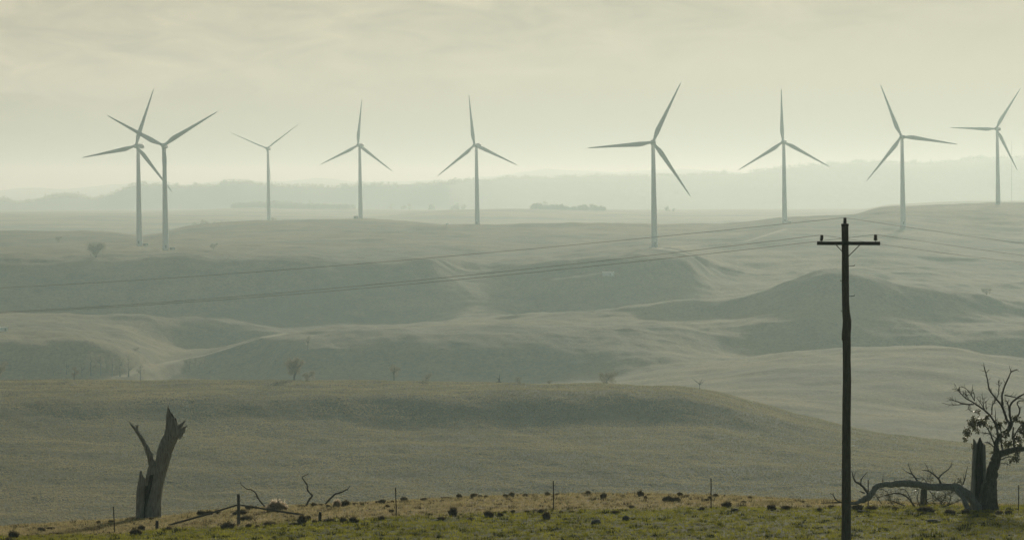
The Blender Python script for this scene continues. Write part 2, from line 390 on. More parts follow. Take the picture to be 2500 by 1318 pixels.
# ---- materials of the land
def land_mat(name, dry, olive, earth, s_big, s_mid, s_fine, bump, bdist, attr=None, fine_amt=0.35, sheen=0.0):
    m, nt, b = mat(name); L = nt.links.new
    geo = nd(nt, 'ShaderNodeNewGeometry')
    def noise(s, det=4, ro=0.6):
        n = nd(nt, 'ShaderNodeTexNoise'); n.inputs['Scale'].default_value = s; n.inputs['Detail'].default_value = det
        n.inputs['Roughness'].default_value = ro; L(geo.outputs['Position'], n.inputs['Vector']); return n
    n1, n2, n3 = noise(s_big), noise(s_mid, 6, 0.68), noise(s_fine, 5, 0.72)
    mx = nd(nt, 'ShaderNodeMath', operation='MULTIPLY_ADD'); mx.inputs[1].default_value = 0.6
    L(n2.outputs['Fac'], mx.inputs[0]); L(n1.outputs['Fac'], mx.inputs[2])
    rp = nd(nt, 'ShaderNodeValToRGB'); e = rp.color_ramp.elements
    e[0].position = 0.66; e[0].color = (*olive, 1); e[1].position = 0.92; e[1].color = (*dry, 1)
    L(mx.outputs[0], rp.inputs['Fac'])
    mr = nd(nt, 'ShaderNodeMapRange'); mr.inputs['From Min'].default_value = 0.3; mr.inputs['From Max'].default_value = 0.7
    mr.inputs['To Min'].default_value = 1 - fine_amt; mr.inputs['To Max'].default_value = 1 + fine_amt
    L(n3.outputs['Fac'], mr.inputs['Value'])
    ml = nd(nt, 'ShaderNodeMixRGB', blend_type='MULTIPLY'); ml.inputs['Fac'].default_value = 1
    L(rp.outputs['Color'], ml.inputs['Color1']); L(mr.outputs['Result'], ml.inputs['Color2'])
    last = ml
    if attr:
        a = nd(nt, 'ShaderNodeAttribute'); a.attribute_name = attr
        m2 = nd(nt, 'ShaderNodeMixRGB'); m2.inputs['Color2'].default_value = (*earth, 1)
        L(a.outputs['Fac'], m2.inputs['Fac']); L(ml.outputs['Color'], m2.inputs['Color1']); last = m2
    if attr == 'bare':                                     # darker thatch and soil under the coarse tussocks
        a2 = nd(nt, 'ShaderNodeAttribute'); a2.attribute_name = 'thatch'
        m3 = nd(nt, 'ShaderNodeMixRGB', blend_type='MULTIPLY'); m3.inputs['Color2'].default_value = (0.55, 0.55, 0.5, 1)
        L(a2.outputs['Fac'], m3.inputs['Fac']); L(last.outputs['Color'], m3.inputs['Color1']); last = m3
    L(last.outputs['Color'], b.inputs['Base Color'])
    b.inputs['Roughness'].default_value = 0.95; b.inputs['Specular IOR Level'].default_value = 0.1
    if sheen:
        b.inputs['Sheen Weight'].default_value = sheen; b.inputs['Sheen Roughness'].default_value = 0.4
        b.inputs['Sheen Tint'].default_value = (1, 0.86, 0.52, 1)
    if bump:
        bp = nd(nt, 'ShaderNodeBump'); bp.inputs['Strength'].default_value = bump; bp.inputs['Distance'].default_value = bdist
        L(n3.outputs['Fac'], bp.inputs['Height']); L(bp.outputs['Normal'], b.inputs['Normal'])
    return m

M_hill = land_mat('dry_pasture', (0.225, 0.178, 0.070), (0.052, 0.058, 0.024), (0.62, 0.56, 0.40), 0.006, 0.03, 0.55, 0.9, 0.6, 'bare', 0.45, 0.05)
M_mtn = land_mat('forested_range', (0.07, 0.08, 0.045), (0.04, 0.05, 0.03), (0, 0, 0), 0.004, 0.02, 0.06, 0.6, 6.0, None, 0.3)
M_pad = land_mat('paddock_soil', (0.10, 0.115, 0.018), (0.06, 0.07, 0.012), (0.32, 0.25, 0.12), 0.25, 1.3, 6.0, 0.5, 0.06, 'dry', 0.4)

def dryness(x, y):
    e = np.interp(CX + F * x / np.maximum(y, 50), [-500, 0, 300, 700, 1000, 1400, 1900, 2200, 2600], [119, 120, 121, 121.5, 121.5, 122.5, 124, 128, 131])
    return np.clip(0.5 + (y - e + 2.2 * fbm(x / 5, y / 5, 31, 3)) / 3.0, 0, 1) * np.clip((y - 60) / 40, 0, 1)

TRK = [[(300,919,1300,1640),(360,897,1300,1640),(430,880,1300,1640),(500,867,1300,1640),(570,846,1300,1640),(640,824,1300,1640),(700,814,1300,1640),(800,806,1300,1640)],
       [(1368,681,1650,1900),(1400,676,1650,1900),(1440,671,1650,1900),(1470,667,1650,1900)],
       [(1610,607,1800,2000),(1650,612,1800,2000),(1690,624,1700,2000),(1740,645,1700,2000),(1790,660,1700,2000)],
       [(1597,608,1800,2050),(1700,598,1850,2150),(1820,590,1850,2300),(1916,560,2000,2400)]]
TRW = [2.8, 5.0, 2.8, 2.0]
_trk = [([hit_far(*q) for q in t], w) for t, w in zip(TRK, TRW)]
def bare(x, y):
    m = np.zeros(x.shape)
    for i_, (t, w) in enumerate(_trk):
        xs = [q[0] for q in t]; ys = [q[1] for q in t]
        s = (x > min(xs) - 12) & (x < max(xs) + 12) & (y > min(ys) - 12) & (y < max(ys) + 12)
        m[s] = np.maximum(m[s], poly_mask(x[s], y[s], t, w) * np.clip(0.75 + 0.5 * pn(x[s] / 9, y[s] / 9, 77), 0, 1) * (1.0 if i_ == 1 else 0.5))  # bank by the shed painted at full paleness, standing in for sunlight on it
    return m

for i_, (t, w) in enumerate(_trk):                          # tracks are cut level across the slope
    tz = [gz(a_, b_) for a_, b_ in t]
    xs = [q[0] for q in t]; ys = [q[1] for q in t]
    s_ = np.nonzero((GX > min(xs) - 12) & (GX < max(xs) + 12) & (GY > min(ys) - 12) & (GY < max(ys) + 12))
    X_, Y_ = GX[s_], GY[s_]; best = np.full(X_.shape, 1e9); zz = np.zeros(X_.shape)
    for k in range(len(t) - 1):
        n_ = 12; seg = []
        (x0, y0), (x1, y1) = t[k], t[k + 1]; dx, dy = x1 - x0, y1 - y0
        tt = np.clip(((X_ - x0) * dx + (Y_ - y0) * dy) / (dx * dx + dy * dy), 0, 1)
        dd = np.hypot(X_ - x0 - tt * dx, Y_ - y0 - tt * dy); zl = tz[k] + (tz[k + 1] - tz[k]) * tt
        if i_ == 1: zl = zl + (Y_ - y0 - tt * dy) * 0.12      # lit bank by the shed, tipped downhill so its sunlit top shows
        u = dd < best; best[u] = dd[u]; zz[u] = zl[u]
    mk = np.clip(2.2 - best / (w * 1.3), 0, 1)
    GZ[s_] = GZ[s_] * (1 - mk) + np.clip(zz, GZ[s_] - 2.4, GZ[s_] + 2.4) * mk
terrain('ground', -300, 150, M_pad, {'dry': dryness})
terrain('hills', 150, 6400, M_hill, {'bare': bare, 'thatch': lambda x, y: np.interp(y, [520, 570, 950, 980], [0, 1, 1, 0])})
terrain('mountains', 6400, 14000, M_mtn)

# ------------------------------------------------------------------ haze (one even box of air round everything)
def haze():
    m = bpy.data.materials.new('haze'); m.use_nodes = True; nt = m.node_tree; nt.nodes.clear()
    o = nd(nt, 'ShaderNodeOutputMaterial'); v = nd(nt, 'ShaderNodeVolumePrincipled')
    v.inputs['Color'].default_value = (0.755, 1.0, 1.0, 1); v.inputs['Absorption Color'].default_value = (1, 1, 1, 1)
    v.inputs['Density'].default_value = 0.00017; v.inputs['Anisotropy'].default_value = 0.435
    nt.links.new(v.outputs['Volume'], o.inputs['Volume'])
    zmin = float(GZ.min()) - 1.0; zmax = max(float(GZ.max()) + 22, 150)
    xm = float(np.abs(GX).max()) + 60
    mb = MB(); mb.box((0, (13660 - 360) / 2, (zmin + zmax) / 2), (2 * xm, 13660 + 360, zmax - zmin))
    h = mb.build('haze', m, smooth=False); h['kind'] = 'stuff'
    h['label'] = 'pale even haze filling the valley'
haze()
# ================================================================== WIND TURBINES
M_tower = noisy('turbine_paint', (0.84, 0.87, 0.88), (0.90, 0.92, 0.92), 0.25, 0.45, spec=0.4)
M_blade = noisy('blade_gelcoat', (0.60, 0.62, 0.62), (0.70, 0.71, 0.70), 0.15, 0.4, spec=0.4)
M_nac = noisy('nacelle_shell', (0.62, 0.63, 0.63), (0.72, 0.73, 0.72), 0.4, 0.5)
M_door = noisy('steel_door', (0.25, 0.27, 0.28), (0.3, 0.32, 0.33), 2, 0.6)

def blade_mesh():
    mb = MB(); n = 14; secs = []
    st = [(1.0, 1.9, 1.9, 0.0), (2.6, 1.9, 1.9, 0.0), (4.5, 2.3, 1.5, 0.18), (7.0, 3.1, 1.05, 0.45), (9.5, 3.35, 0.8, 0.52), (14, 2.9, 0.58, 0.45), (20, 2.3, 0.42, 0.34),
          (27, 1.75, 0.3, 0.25), (34, 1.25, 0.2, 0.16), (39.5, 0.86, 0.13, 0.10), (42.6, 0.55, 0.08, 0.05), (44.0, 0.16, 0.04, 0.0)]
    vs = []
    for i, (r, ch, th, off) in enumerate(st):
        tw = R(13) * (1 - min(1, r / 36)) ** 1.5
        for k in range(n):
            a = 2 * math.pi * k / n
            x = math.cos(a) * ch / 2; y = math.sin(a) * th / 2 * (1.0 if ch == th else (0.75 + 0.45 * math.cos(a)))
            x -= off                                        # trailing edge bulges to one side
            vs.append((x * math.cos(tw) - y * math.sin(tw), x * math.sin(tw) + y * math.cos(tw), r))
    fs = []
    N = len(st)
    for i in range(N - 1):
        for k in range(n):
            fs.append((i * n + k, i * n + (k + 1) % n, (i + 1) * n + (k + 1) % n, (i + 1) * n + k))
    fs.append(tuple(reversed(range(n)))); fs.append(tuple(range((N - 1) * n, N * n)))
    mb.add(vs, fs); return mb

def make_turbine():
    root = empty('wind_turbine')
    t = MB()
    prof = [(2.28, -6), (2.28, 0)]
    for k in range(1, 13):
        z = 68.2 * k / 12; r = 2.25 - 1.05 * (k / 12) ** 0.9
        if k in (4, 8): prof += [(r + 0.0, z - 0.15), (r + 0.06, z - 0.1), (r + 0.06, z + 0.1)]
        prof.append((r, z + 0.15 if k in (4, 8) else z))
    t.lathe(prof, n=28); tower = t.build('tower', M_tower, root)
    d = MB(); d.box((0.5, -2.22, 2.4), (1.0, 0.16, 2.2), bev=0.05)
    dr = d.build('door', M_door, tower)
    nb = MB()
    secs = [(-2.3, 1.2, 1.2), (-1.9, 1.5, 1.5), (-0.5, 1.75, 1.75), (3, 1.8, 1.85), (6.3, 1.65, 1.7), (7.6, 1.4, 1.45), (8.0, 1.0, 1.1)]
    vs = []; n = 16
    for y, hw, hh in secs:
        for k in range(n):
            a = 2 * math.pi * k / n; c, s = math.cos(a), math.sin(a)
            e = 0.45
            vs.append((hw * math.copysign(abs(c) ** e, c), y, 70 + hh * math.copysign(abs(s) ** e, s)))
    fs = [(i * n + k, (i + 1) * n + k, (i + 1) * n + (k + 1) % n, i * n + (k + 1) % n) for i in range(len(secs) - 1) for k in range(n)]
    fs += [tuple(range(n)), tuple(reversed(range((len(secs) - 1) * n, len(secs) * n)))]
    nb.add(vs, fs)
    nb.box((0.5, 6.6, 72.1), (0.12, 0.12, 1.3)); nb.box((-0.6, 6.6, 72.0), (0.12, 0.12, 1.1))
    nac = nb.build('nacelle', M_nac, root)
    hb = MB(); M = Matrix.Rotation(R(90), 4, 'X')
    hb.lathe([(1.35, 0), (1.62, 0.5), (1.65, 1.6), (1.45, 2.5), (1.0, 3.2), (0.45, 3.6), (0.06, 3.7)], c=(0, -2.3, 70), n=20, M=M)
    hb.build('hub', M_nac, root)
    bm_ = blade_mesh()
    b0 = bm_.build('blade', M_blade, root)
    for k in range(2):
        b = b0.copy(); COL.objects.link(b); b.parent = root
    return root

TURB = [  # base px, base py, hub py, distance, yaw, first blade angle, pitch, label
 (340.5, 600, 357, 2085, 18, 70, 0, 'wind turbine with one blade crossing behind the neighbouring tower, leftmost of the row'),
 (404.5, 611, 356, 1966, 3, 31, 0, 'wind turbine with its two upper blades in a wide V, standing beside the leftmost turbine'),
 (656.5, 545, 363, 3120, 8, 36, 62, 'distant wind turbine with thin edge-on blades, rising behind the treed rise'),
 (880.5, 537, 355, 2775, 20, 84, 0, 'wind turbine on the crest of the low hill beside a small dark hut'),
 (1165.5, 551, 355, 2490, 24, 96, 0, 'wind turbine nearest the middle of the photo, blade leaning slightly left of upright'),
 (1598, 603, 348, 1925, 5, 64, 0, 'tallest wind turbine, standing on the pale track crossing, blade pointing level left'),
 (1916, 545, 347, 2372, 14, 91, 0, 'wind turbine with one blade straight up, behind the wires left of the power pole'),
 (2205, 552, 334, 2240, 14, 111, 0, 'wind turbine just right of the power pole, blade pointing almost level right'),
 (2437, 500, 315, 2670, 26, 57, 0, 'wind turbine on the right skyline beside a thin mast, rightmost of the row'),
]
t0 = make_turbine()
for i, (px, pyb, pyh, Y, yaw, al, pit, lab) in enumerate(TURB):
    o = t0 if i == 0 else copy_tree(t0)
    tag(o, lab, 'wind turbine', 'wind turbines along the plateau')
    o.location = P(px, pyb, Y)
    hub = (pyb - pyh) / F * Y
    o.rotation_euler = (Matrix.Rotation(R(-0.8), 3, 'Y') @ Matrix.Rotation(R(-yaw), 3, 'Z')).to_euler()
    k = 0
    for ch in o.children:
        nm = ch.name.split('.')[0]
        if nm == 'tower': ch.scale = (1, 1, hub / 70)
        elif nm in ('nacelle', 'hub'): ch.location = (0, 0, hub - 70)
        elif nm == 'blade':
            ch.location = (0, -3.9, hub)
            ch.rotation_euler = (Matrix.Rotation(R(90 - al - 120 * k), 3, 'Y') @ Matrix.Rotation(R(pit), 3, 'Z')).to_euler(); k += 1

# ---- kiosks, hut, containers, mast on the plateau
M_kiosk = noisy('kiosk_paint', (0.62, 0.66, 0.62), (0.70, 0.72, 0.68), 2, 0.5)
M_green = noisy('dark_green_paint', (0.06, 0.07, 0.06), (0.09, 0.10, 0.08), 2, 0.6)
M_cont = noisy('pale_steel_cladding', (0.84, 0.85, 0.83), (0.92, 0.92, 0.90), 1.5, 0.5, 0.3, 8, stretch=(6, 6, 0.3))
M_roofw = noisy('white_roof_sheet', (0.86, 0.86, 0.82), (0.93, 0.93, 0.89), 1.5, 0.35)
def hut(name, cat, label, px, py, Y, w, h, d, mw, mr, rz=0.0, pitch=0.0, group=None, door=True):
    r = empty(name, P(px, py, Y)); r.location.z = gz(r.location.x, r.location.y); r.rotation_euler.z = R(rz)
    tag(r, label, cat, group)
    b = MB(); b.box((0, 0, (h - 1) / 2), (w, d, h + 1)); b.build('wall', mw, r, smooth=False)
    rf = MB(); e = 0.12
    if pitch:
        rf.add([(-w/2-e, -d/2-e, h+0.003), (w/2+e, -d/2-e, h+0.003), (w/2+e, d/2+e, h+pitch), (-w/2-e, d/2+e, h+pitch),
                (-w/2-e, -d/2-e, h+0.09), (w/2+e, -d/2-e, h+0.09), (w/2+e, d/2+e, h+pitch+0.09), (-w/2-e, d/2+e, h+pitch+0.09)],
               [(3, 2, 1, 0), (4, 5, 6, 7), (0, 1, 5, 4), (1, 2, 6, 5), (2, 3, 7, 6), (3, 0, 4, 7)])
    else: rf.box((0, 0, h + 0.083), (w + 2 * e, d + 2 * e, 0.16), bev=0.05)
    rf.build('roof', mr, r, smooth=False)
    if door:
        dd = MB(); dd.box((w * 0.2, -d / 2 - 0.03, h * 0.43), (min(1.1, w * 0.35), 0.06, h * 0.8)); dd.build('door', M_door, r, smooth=False)
    return r
hut('transformer_kiosk', 'kiosk', 'small pale transformer kiosk at the foot of the leftmost turbine', 356, 598, 2085, 3.4, 1.6, 2.2, M_green, M_kiosk, group='transformer kiosks')
hut('transformer_kiosk', 'kiosk', 'small pale transformer kiosk right of the tower of the second turbine from the left', 421, 610, 1962, 3.4, 1.6, 2.2, M_green, M_kiosk, group='transformer kiosks')
hut('transformer_kiosk', 'kiosk', 'small white transformer kiosk beside the turbine left of the power pole', 1927, 547, 2360, 3.2, 1.2, 2.2, M_kiosk, M_kiosk, group='transformer kiosks')
hut('transformer_kiosk', 'kiosk', 'tiny white kiosk against the foot of the tallest turbine', 1588, 600, 1930, 1.6, 1.2, 1.5, M_kiosk, M_kiosk, group='transformer kiosks', door=False)
hut('transformer_kiosk', 'kiosk', 'tiny white box on the plateau left of the middle turbine', 1091, 553, 2470, 1.6, 1.3, 1.5, M_kiosk, M_kiosk, group='transformer kiosks', door=False)
hut('farm_hut', 'hut', 'small dark hut on the hill crest left of a turbine', 869, 536, 2720, 4.0, 2.0, 3, M_green, M_green, pitch=0.4)
hut('farm_shed', 'shed', 'long low white shed on the shaded slope at the end of a bare sunlit bank', 1485, 668, 1772, 7.2, 3.6, 1.9, M_cont, M_roofw, 3, pitch=0.5)
hut('water_tank_shed', 'shed', 'small white shed on the grassy hill at the left edge', 6, 804, 1480, 4.4, 2.0, 3.2, M_cont, M_roofw, 38)
mm = MB(); b = P(2470, 494, 2900)
mm.tube([(0, 0, -3), (0, 0, (494 - 345) / F * 2900)], [0.15, 0.12], 6)
for z in (18, 36, 54): mm.box((0, 0, z), (0.7, 0.7, 0.25))
o = mm.build('wind_mast', noisy('galvanised_steel', (0.35, 0.36, 0.37), (0.45, 0.46, 0.46), 3, 0.5, metal=0.6)); o.location = b
tag(o, 'very thin grey measuring mast on the skyline right of the last turbine', 'mast')

# ================================================================== POWER POLE
PY = 97.0
M_wood = noisy('weathered_pole_wood', (0.080, 0.068, 0.042), (0.19, 0.16, 0.105), 6, 0.9, 0.6, 18, stretch=(6, 6, 0.5))
M_arm = noisy('dark_crossarm_timber', (0.035, 0.033, 0.027), (0.07, 0.064, 0.05), 9, 0.85, 0.4, stretch=(0.6, 8, 8))
M_iron = noisy('rusty_iron', (0.05, 0.042, 0.034), (0.10, 0.08, 0.06), 14, 0.75)
M_porc = noisy('brown_glazed_porcelain', (0.045, 0.035, 0.026), (0.08, 0.06, 0.045), 12, 0.12, spec=0.8)
M_wire = noisy('dull_conductor', (0.16, 0.15, 0.12), (0.24, 0.22, 0.18), 6, 0.7, metal=0.3)
pb = P(2066, 1345, PY); pb.z = gz(pb.x, pb.y)
pole = empty('power_pole', pb)
tag(pole, 'dark crooked wooden power pole with one crossarm, standing in the green paddock', 'power pole')
def pp(px, py, dy=0.0): return P(px, py, PY) + Vector((0, dy, 0)) - pb
prof = [(2063, 546, 6.8), (2063, 549, 8.2), (2063, 556, 8.4), (2063.4, 600, 8.4), (2063.8, 660, 8.6), (2064, 705, 8.8), (2064.4, 740, 8.8), (2065.5, 762, 9.3), (2068, 782, 10.4), (2067.5, 800, 10.6),
        (2066, 815, 11), (2066, 828, 11), (2067, 832, 10.2), (2067.3, 880, 9.8), (2068, 930, 10.2), (2067, 975, 10.4), (2066.6, 1020, 10.6), (2066.3, 1100, 10.6), (2066.3, 1180, 11), (2066.2, 1260, 11.4), (2066, 1345, 12), (2066, 1390, 12.4)]
m = MB(); m.tube([pp(a, b) for a, b, r in reversed(prof)], [r / F * PY for a, b, r in reversed(prof)], 16, wob=0.02, seed=3)
m.build('shaft', M_wood, pole)
m = MB(); m.tube([pp(2063, 552), pp(2063, 546.5)], [9.2 / F * PY] * 2, 16); m.build('pole_band', M_iron, pole)
ay = -0.17
m = MB(); c = (pp(1993.5, 594, ay) + pp(2147, 594, ay)) / 2
m.box(c, ((2147 - 1993.5) / F * PY, 0.095, 0.12), M=Matrix.Rotation(R(0.2), 3, 'Y'), bev=0.008); m.build('crossarm', M_arm, pole)
for x0, y0, x1, y1 in ((2039, 597, 2060, 619), (2098, 597, 2070, 626)):
    m = MB(); m.tube([pp(x0, y0, ay - 0.058), pp(x1, y1, -0.115)], [0.016, 0.016], 6); m.build('brace', M_iron, pole)
for x, y, sgn in ((2086, 649, 1), (2052.5, 686, -1), (2086, 722, 1), (2054, 760, -1)):
    m = MB(); x0 = 2066 + 6 * sgn
    m.tube([pp(x0, y + 1, 0), pp(x - 2.5 * sgn, y + 0.6, 0), pp(x, y - 0.3, 0), pp(x + 0.4 * sgn, y - 2.6, 0)], [0.011] * 4, 6); m.build('step_iron', M_iron, pole)
def insulator(px, pyt, pyb_, dy):
    h = (pyb_ - pyt) / F * PY
    m = MB(); m.lathe([(0.012, -0.10), (0.012, 0.04)], n=8); pin = None
    prof = []
    nsk = 4
    for k in range(nsk):
        z = 0.03 + (h - 0.06) * k / nsk; rr = 0.078 - 0.004 * k
        prof += [(0.045, z), (rr, z + 0.008), (rr * 0.98, z + 0.02), (0.046, z + (h - 0.06) / nsk * 0.85)]
    prof += [(0.05, h - 0.03), (0.055, h - 0.015), (0.04, h), (0.005, h + 0.002)]
    q = MB(); q.lathe(prof, n=18)
    io = q.build('insulator', M_porc, pole); io.location = pp(px, pyb_, dy)
    pin = m.build('pin', M_iron, io)
    return pb + pp(px, pyt, dy)
tops = [insulator(2005, 573.5, 590, ay), insulator(2063, 531.5, 548, 0), insulator(2136, 572.5, 589.5, ay)]

def span(a, b, sag, n=40):
    return [a + (b - a) * (i / n) - Vector((0, 0, sag * 4 * (i / n) * (1 - i / n))) for i in range(n + 1)]
WIRES = [('lower left conductor strung from the left insulator of the pole crossarm', tops[0], P(-420, 774, 168), 0.6, P(2950, 670, 150), 0.3),
         ('topmost conductor tied to the insulator on the pole head', tops[1], P(-420, 718, 166), 0.45, P(2950, 642, 150), 0.15),
         ('lower right conductor strung from the right insulator of the pole crossarm', tops[2], P(-420, 776, 166), 0.6, P(2950, 686, 148), 0.02)]
for lab, tp, l, s1, r, s2 in WIRES:
    m = MB(); pts = list(reversed(span(tp, l, s1))) + span(tp, r, s2)[1:]
    m.tube(pts, [0.006] * len(pts), 5)
    o = m.build('power_line', M_wire, origin=tp); tag(o, lab, 'power line', 'power lines on the wooden pole')

# ================================================================== FENCE
M_picket = noisy('rusty_picket_steel', (0.045, 0.032, 0.022), (0.085, 0.06, 0.04), 12, 0.8)
M_post = noisy('grey_post_timber', (0.085, 0.085, 0.07), (0.16, 0.155, 0.13), 8, 0.9, 0.5, stretch=(6, 6, 0.6))
M_stump = noisy('dark_post_timber', (0.04, 0.035, 0.028), (0.08, 0.07, 0.055), 8, 0.9, 0.5, stretch=(6, 6, 0.6))
def picket(x0, y0, x1, y1, lab, Y=None):
    Y = Y or ground_hit(x1, y1) or 123
    b = at(x1, Y); top = P(x0, y0, Y) - b; h = top.z
    root = empty('fence_picket', b); tag(root, lab, 'fence post', 'steel pickets along the paddock edge')
    m = MB(); lean = Vector((top.x, 0, h))
    w = 0.026; t = 0.006                               # a Y-shaped star picket
    for an in (90, 210, 330):
        d = Vector((math.cos(R(an)), math.sin(R(an)), 0)); q = Vector((-d.y, d.x, 0)) * t / 2
        a0 = d * 0.001
        vs = [a0 + q, a0 - q, d * w - q, d * w + q]
        m.add([v + Vector((0, 0, -0.3)) for v in vs] + [v + lean for v in vs], [(0, 3, 2, 1), (4, 5, 6, 7), (0, 1, 5, 4), (1, 2, 6, 5), (2, 3, 7, 6), (3, 0, 4, 7)])
    m.build('picket_shaft', M_picket, root, smooth=False)
    return root
picket(277, 1236, 281, 1300, 'thin steel picket left of the dead trunk, shortest-looking of the pickets')
picket(965.5, 1190, 968.5, 1260, 'thin steel picket right of the crooked dry branches')
picket(1351, 1173, 1351.5, 1247, 'thin steel picket in the middle of the tussock crest')
picket(1736, 1167, 1736, 1240, 'thin steel picket left of the power pole')
picket(2119.5, 1170, 2119.5, 1238, 'thin steel picket in front of the arched fallen limb', 123.5)
picket(2487, 1183, 2486.5, 1245, 'thin steel picket right of the old gum tree, at the right edge')
Ys = ground_hit(582, 1282) or 122
sb = at(582, Ys); st = empty('strainer_post', sb)
tag(st, 'thick grey timber strainer post with two sloping stay rails', 'fence post')
m = MB(); top = P(582, 1205, Ys) - sb
m.tube([(0, 0, -0.4), (0.01, 0, top.z * 0.5), (top.x, 0, top.z - 0.01), (top.x, 0, top.z)], [0.07, 0.066, 0.064, 0.058], 12, wob=0.03, seed=2); m.build('post', M_post, st)
for x1, y1, r0 in ((412, 1283, 0.042), (742, 1258, 0.04)):
    Y1 = ground_hit(x1, y1) or Ys
    e = at(x1, Y1) - sb + Vector((0, 0, 0.03)); s0 = P(582, 1231, Ys) - sb
    m = MB(); m.tube([s0, s0 + (e - s0) * 0.5 + Vector((0, 0, -0.02)), e], [r0 * 0.8, r0, r0 * 1.05], 8, wob=0.04, seed=int(x1)); m.build('stay_rail', M_post, st)
for x, y0, y1, lab in ((383, 1270, 1293, 'short dark timber peg right of the dead trunk'), (781, 1249, 1271, 'short dark timber peg between two tussocks right of the strainer post')):
    Yq = ground_hit(x, y1) or 122
    b = at(x, Yq); m = MB(); h = (P(x, y0, Yq) - b).z
    m.tube([(0, 0, -0.2), (0.005, 0, h * 0.6), (0.01, 0, h * 0.96), (0.012, 0, h)], [0.07, 0.068, 0.062, 0.045], 10, wob=0.06, seed=x)
    o = m.build('timber_peg', M_stump); o.location = b; tag(o, lab, 'fence post', 'short timber pegs on the paddock edge')
# ================================================================== OLD TREES
M_bark = noisy('grey_dead_wood', (0.15, 0.15, 0.125), (0.46, 0.45, 0.385), 5, 0.9, 0.7, 16, stretch=(5, 5, 0.5), c3=(0.31, 0.305, 0.26))
M_bark2 = noisy('gum_bark', (0.06, 0.055, 0.042), (0.20, 0.185, 0.145), 6, 0.9, 0.8, 16, stretch=(5, 5, 0.6), c3=(0.12, 0.11, 0.085))
M_black = noisy('black_wood_hollow_shade', (0.008, 0.007, 0.005), (0.022, 0.018, 0.014), 6, 0.95)  # near-black wood; shade inside the trunk hollows is put into this colour
M_twig = noisy('dry_twig_bark', (0.045, 0.04, 0.03), (0.095, 0.085, 0.065), 8, 0.9)

M_twig2 = noisy('pale_twig_bark', (0.11, 0.10, 0.075), (0.22, 0.20, 0.155), 8, 0.9)
def leaf_mat(name, c, tr, rough=0.3, spec=0.5, wt=0.35):
    m, nt, b = mat(name); L = nt.links.new
    n = nd(nt, 'ShaderNodeTexNoise'); n.inputs['Scale'].default_value = 3.0; n.inputs['Detail'].default_value = 3
    g = nd(nt, 'ShaderNodeNewGeometry'); L(g.outputs['Position'], n.inputs['Vector'])
    mr = nd(nt, 'ShaderNodeMapRange'); mr.inputs['From Min'].default_value = 0.3; mr.inputs['From Max'].default_value = 0.7
    mr.inputs['To Min'].default_value = 0.6; mr.inputs['To Max'].default_value = 1.4; L(n.outputs['Fac'], mr.inputs['Value'])
    def tint(col):
        k = nd(nt, 'ShaderNodeMixRGB', blend_type='MULTIPLY'); k.inputs['Fac'].default_value = 1; k.inputs['Color1'].default_value = (*col, 1)
        L(mr.outputs['Result'], k.inputs['Color2']); return k
    L(tint(c).outputs['Color'], b.inputs['Base Color']); b.inputs['Roughness'].default_value = rough; b.inputs['Specular IOR Level'].default_value = spec
    t = nd(nt, 'ShaderNodeBsdfTranslucent'); L(tint(tr).outputs['Color'], t.inputs['Color'])
    mx = nd(nt, 'ShaderNodeMixShader'); mx.inputs['Fac'].default_value = wt
    L(b.outputs['BSDF'], mx.inputs[1]); L(t.outputs['BSDF'], mx.inputs[2])
    L(mx.outputs['Shader'], nt.nodes['Material Output'].inputs['Surface'])
    return m
M_leaf = leaf_mat('glossy_gum_leaves', (0.045, 0.047, 0.022), (0.17, 0.165, 0.065), 0.12, 1.0, 0.33)
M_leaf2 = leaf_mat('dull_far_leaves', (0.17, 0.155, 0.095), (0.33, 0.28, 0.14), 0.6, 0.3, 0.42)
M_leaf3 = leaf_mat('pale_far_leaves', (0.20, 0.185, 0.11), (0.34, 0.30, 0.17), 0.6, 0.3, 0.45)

def leaves(name, clumps, size, per, mat_, parent=None, seed=1, droop=0.5, origin=None, level=0.0):
    """many small pointed leaves spread through clumps (centre, radius)"""
    rng = np.random.default_rng(seed); V = []
    for (c, r) in clumps:
        n = max(6, int(per * (r ** 2)))
        d = rng.normal(size=(n, 3)); d /= np.linalg.norm(d, axis=1)[:, None]
        p = np.array(c)[None] + d * (r * rng.random(n) ** 0.5)[:, None]
        a = rng.normal(size=(n, 3)); a[:, 2] -= droop * 1.5; a /= np.linalg.norm(a, axis=1)[:, None]
        q = np.cross(a, rng.normal(size=(n, 3))); q /= np.linalg.norm(q, axis=1)[:, None] + 1e-9
        if level:                                            # a few leaves are turned to catch the low sun
            k = rng.random(n) < level
            nn = np.array([0.105, -0.10, 0.99])[None] + rng.normal(0, 0.035, (n, 3)); nn /= np.linalg.norm(nn, axis=1)[:, None]
            fl = np.cross(nn, rng.normal(size=(n, 3))); fl /= np.linalg.norm(fl, axis=1)[:, None]; fq = np.cross(nn, fl)
            a[k] = fl[k]; q[k] = fq[k]
        s = size * rng.uniform(0.6, 1.3, n)[:, None]
        V.append(np.stack([p, p + a * s * 0.5 + q * s * 0.2, p + a * s, p + a * s * 0.5 - q * s * 0.2], 1))
    V = np.concatenate(V).reshape(-1, 3)
    if origin is not None: V = V - np.array(origin)[None]
    return mesh_np(name, V, np.arange(len(V)), 4, mat_, False, parent=parent)

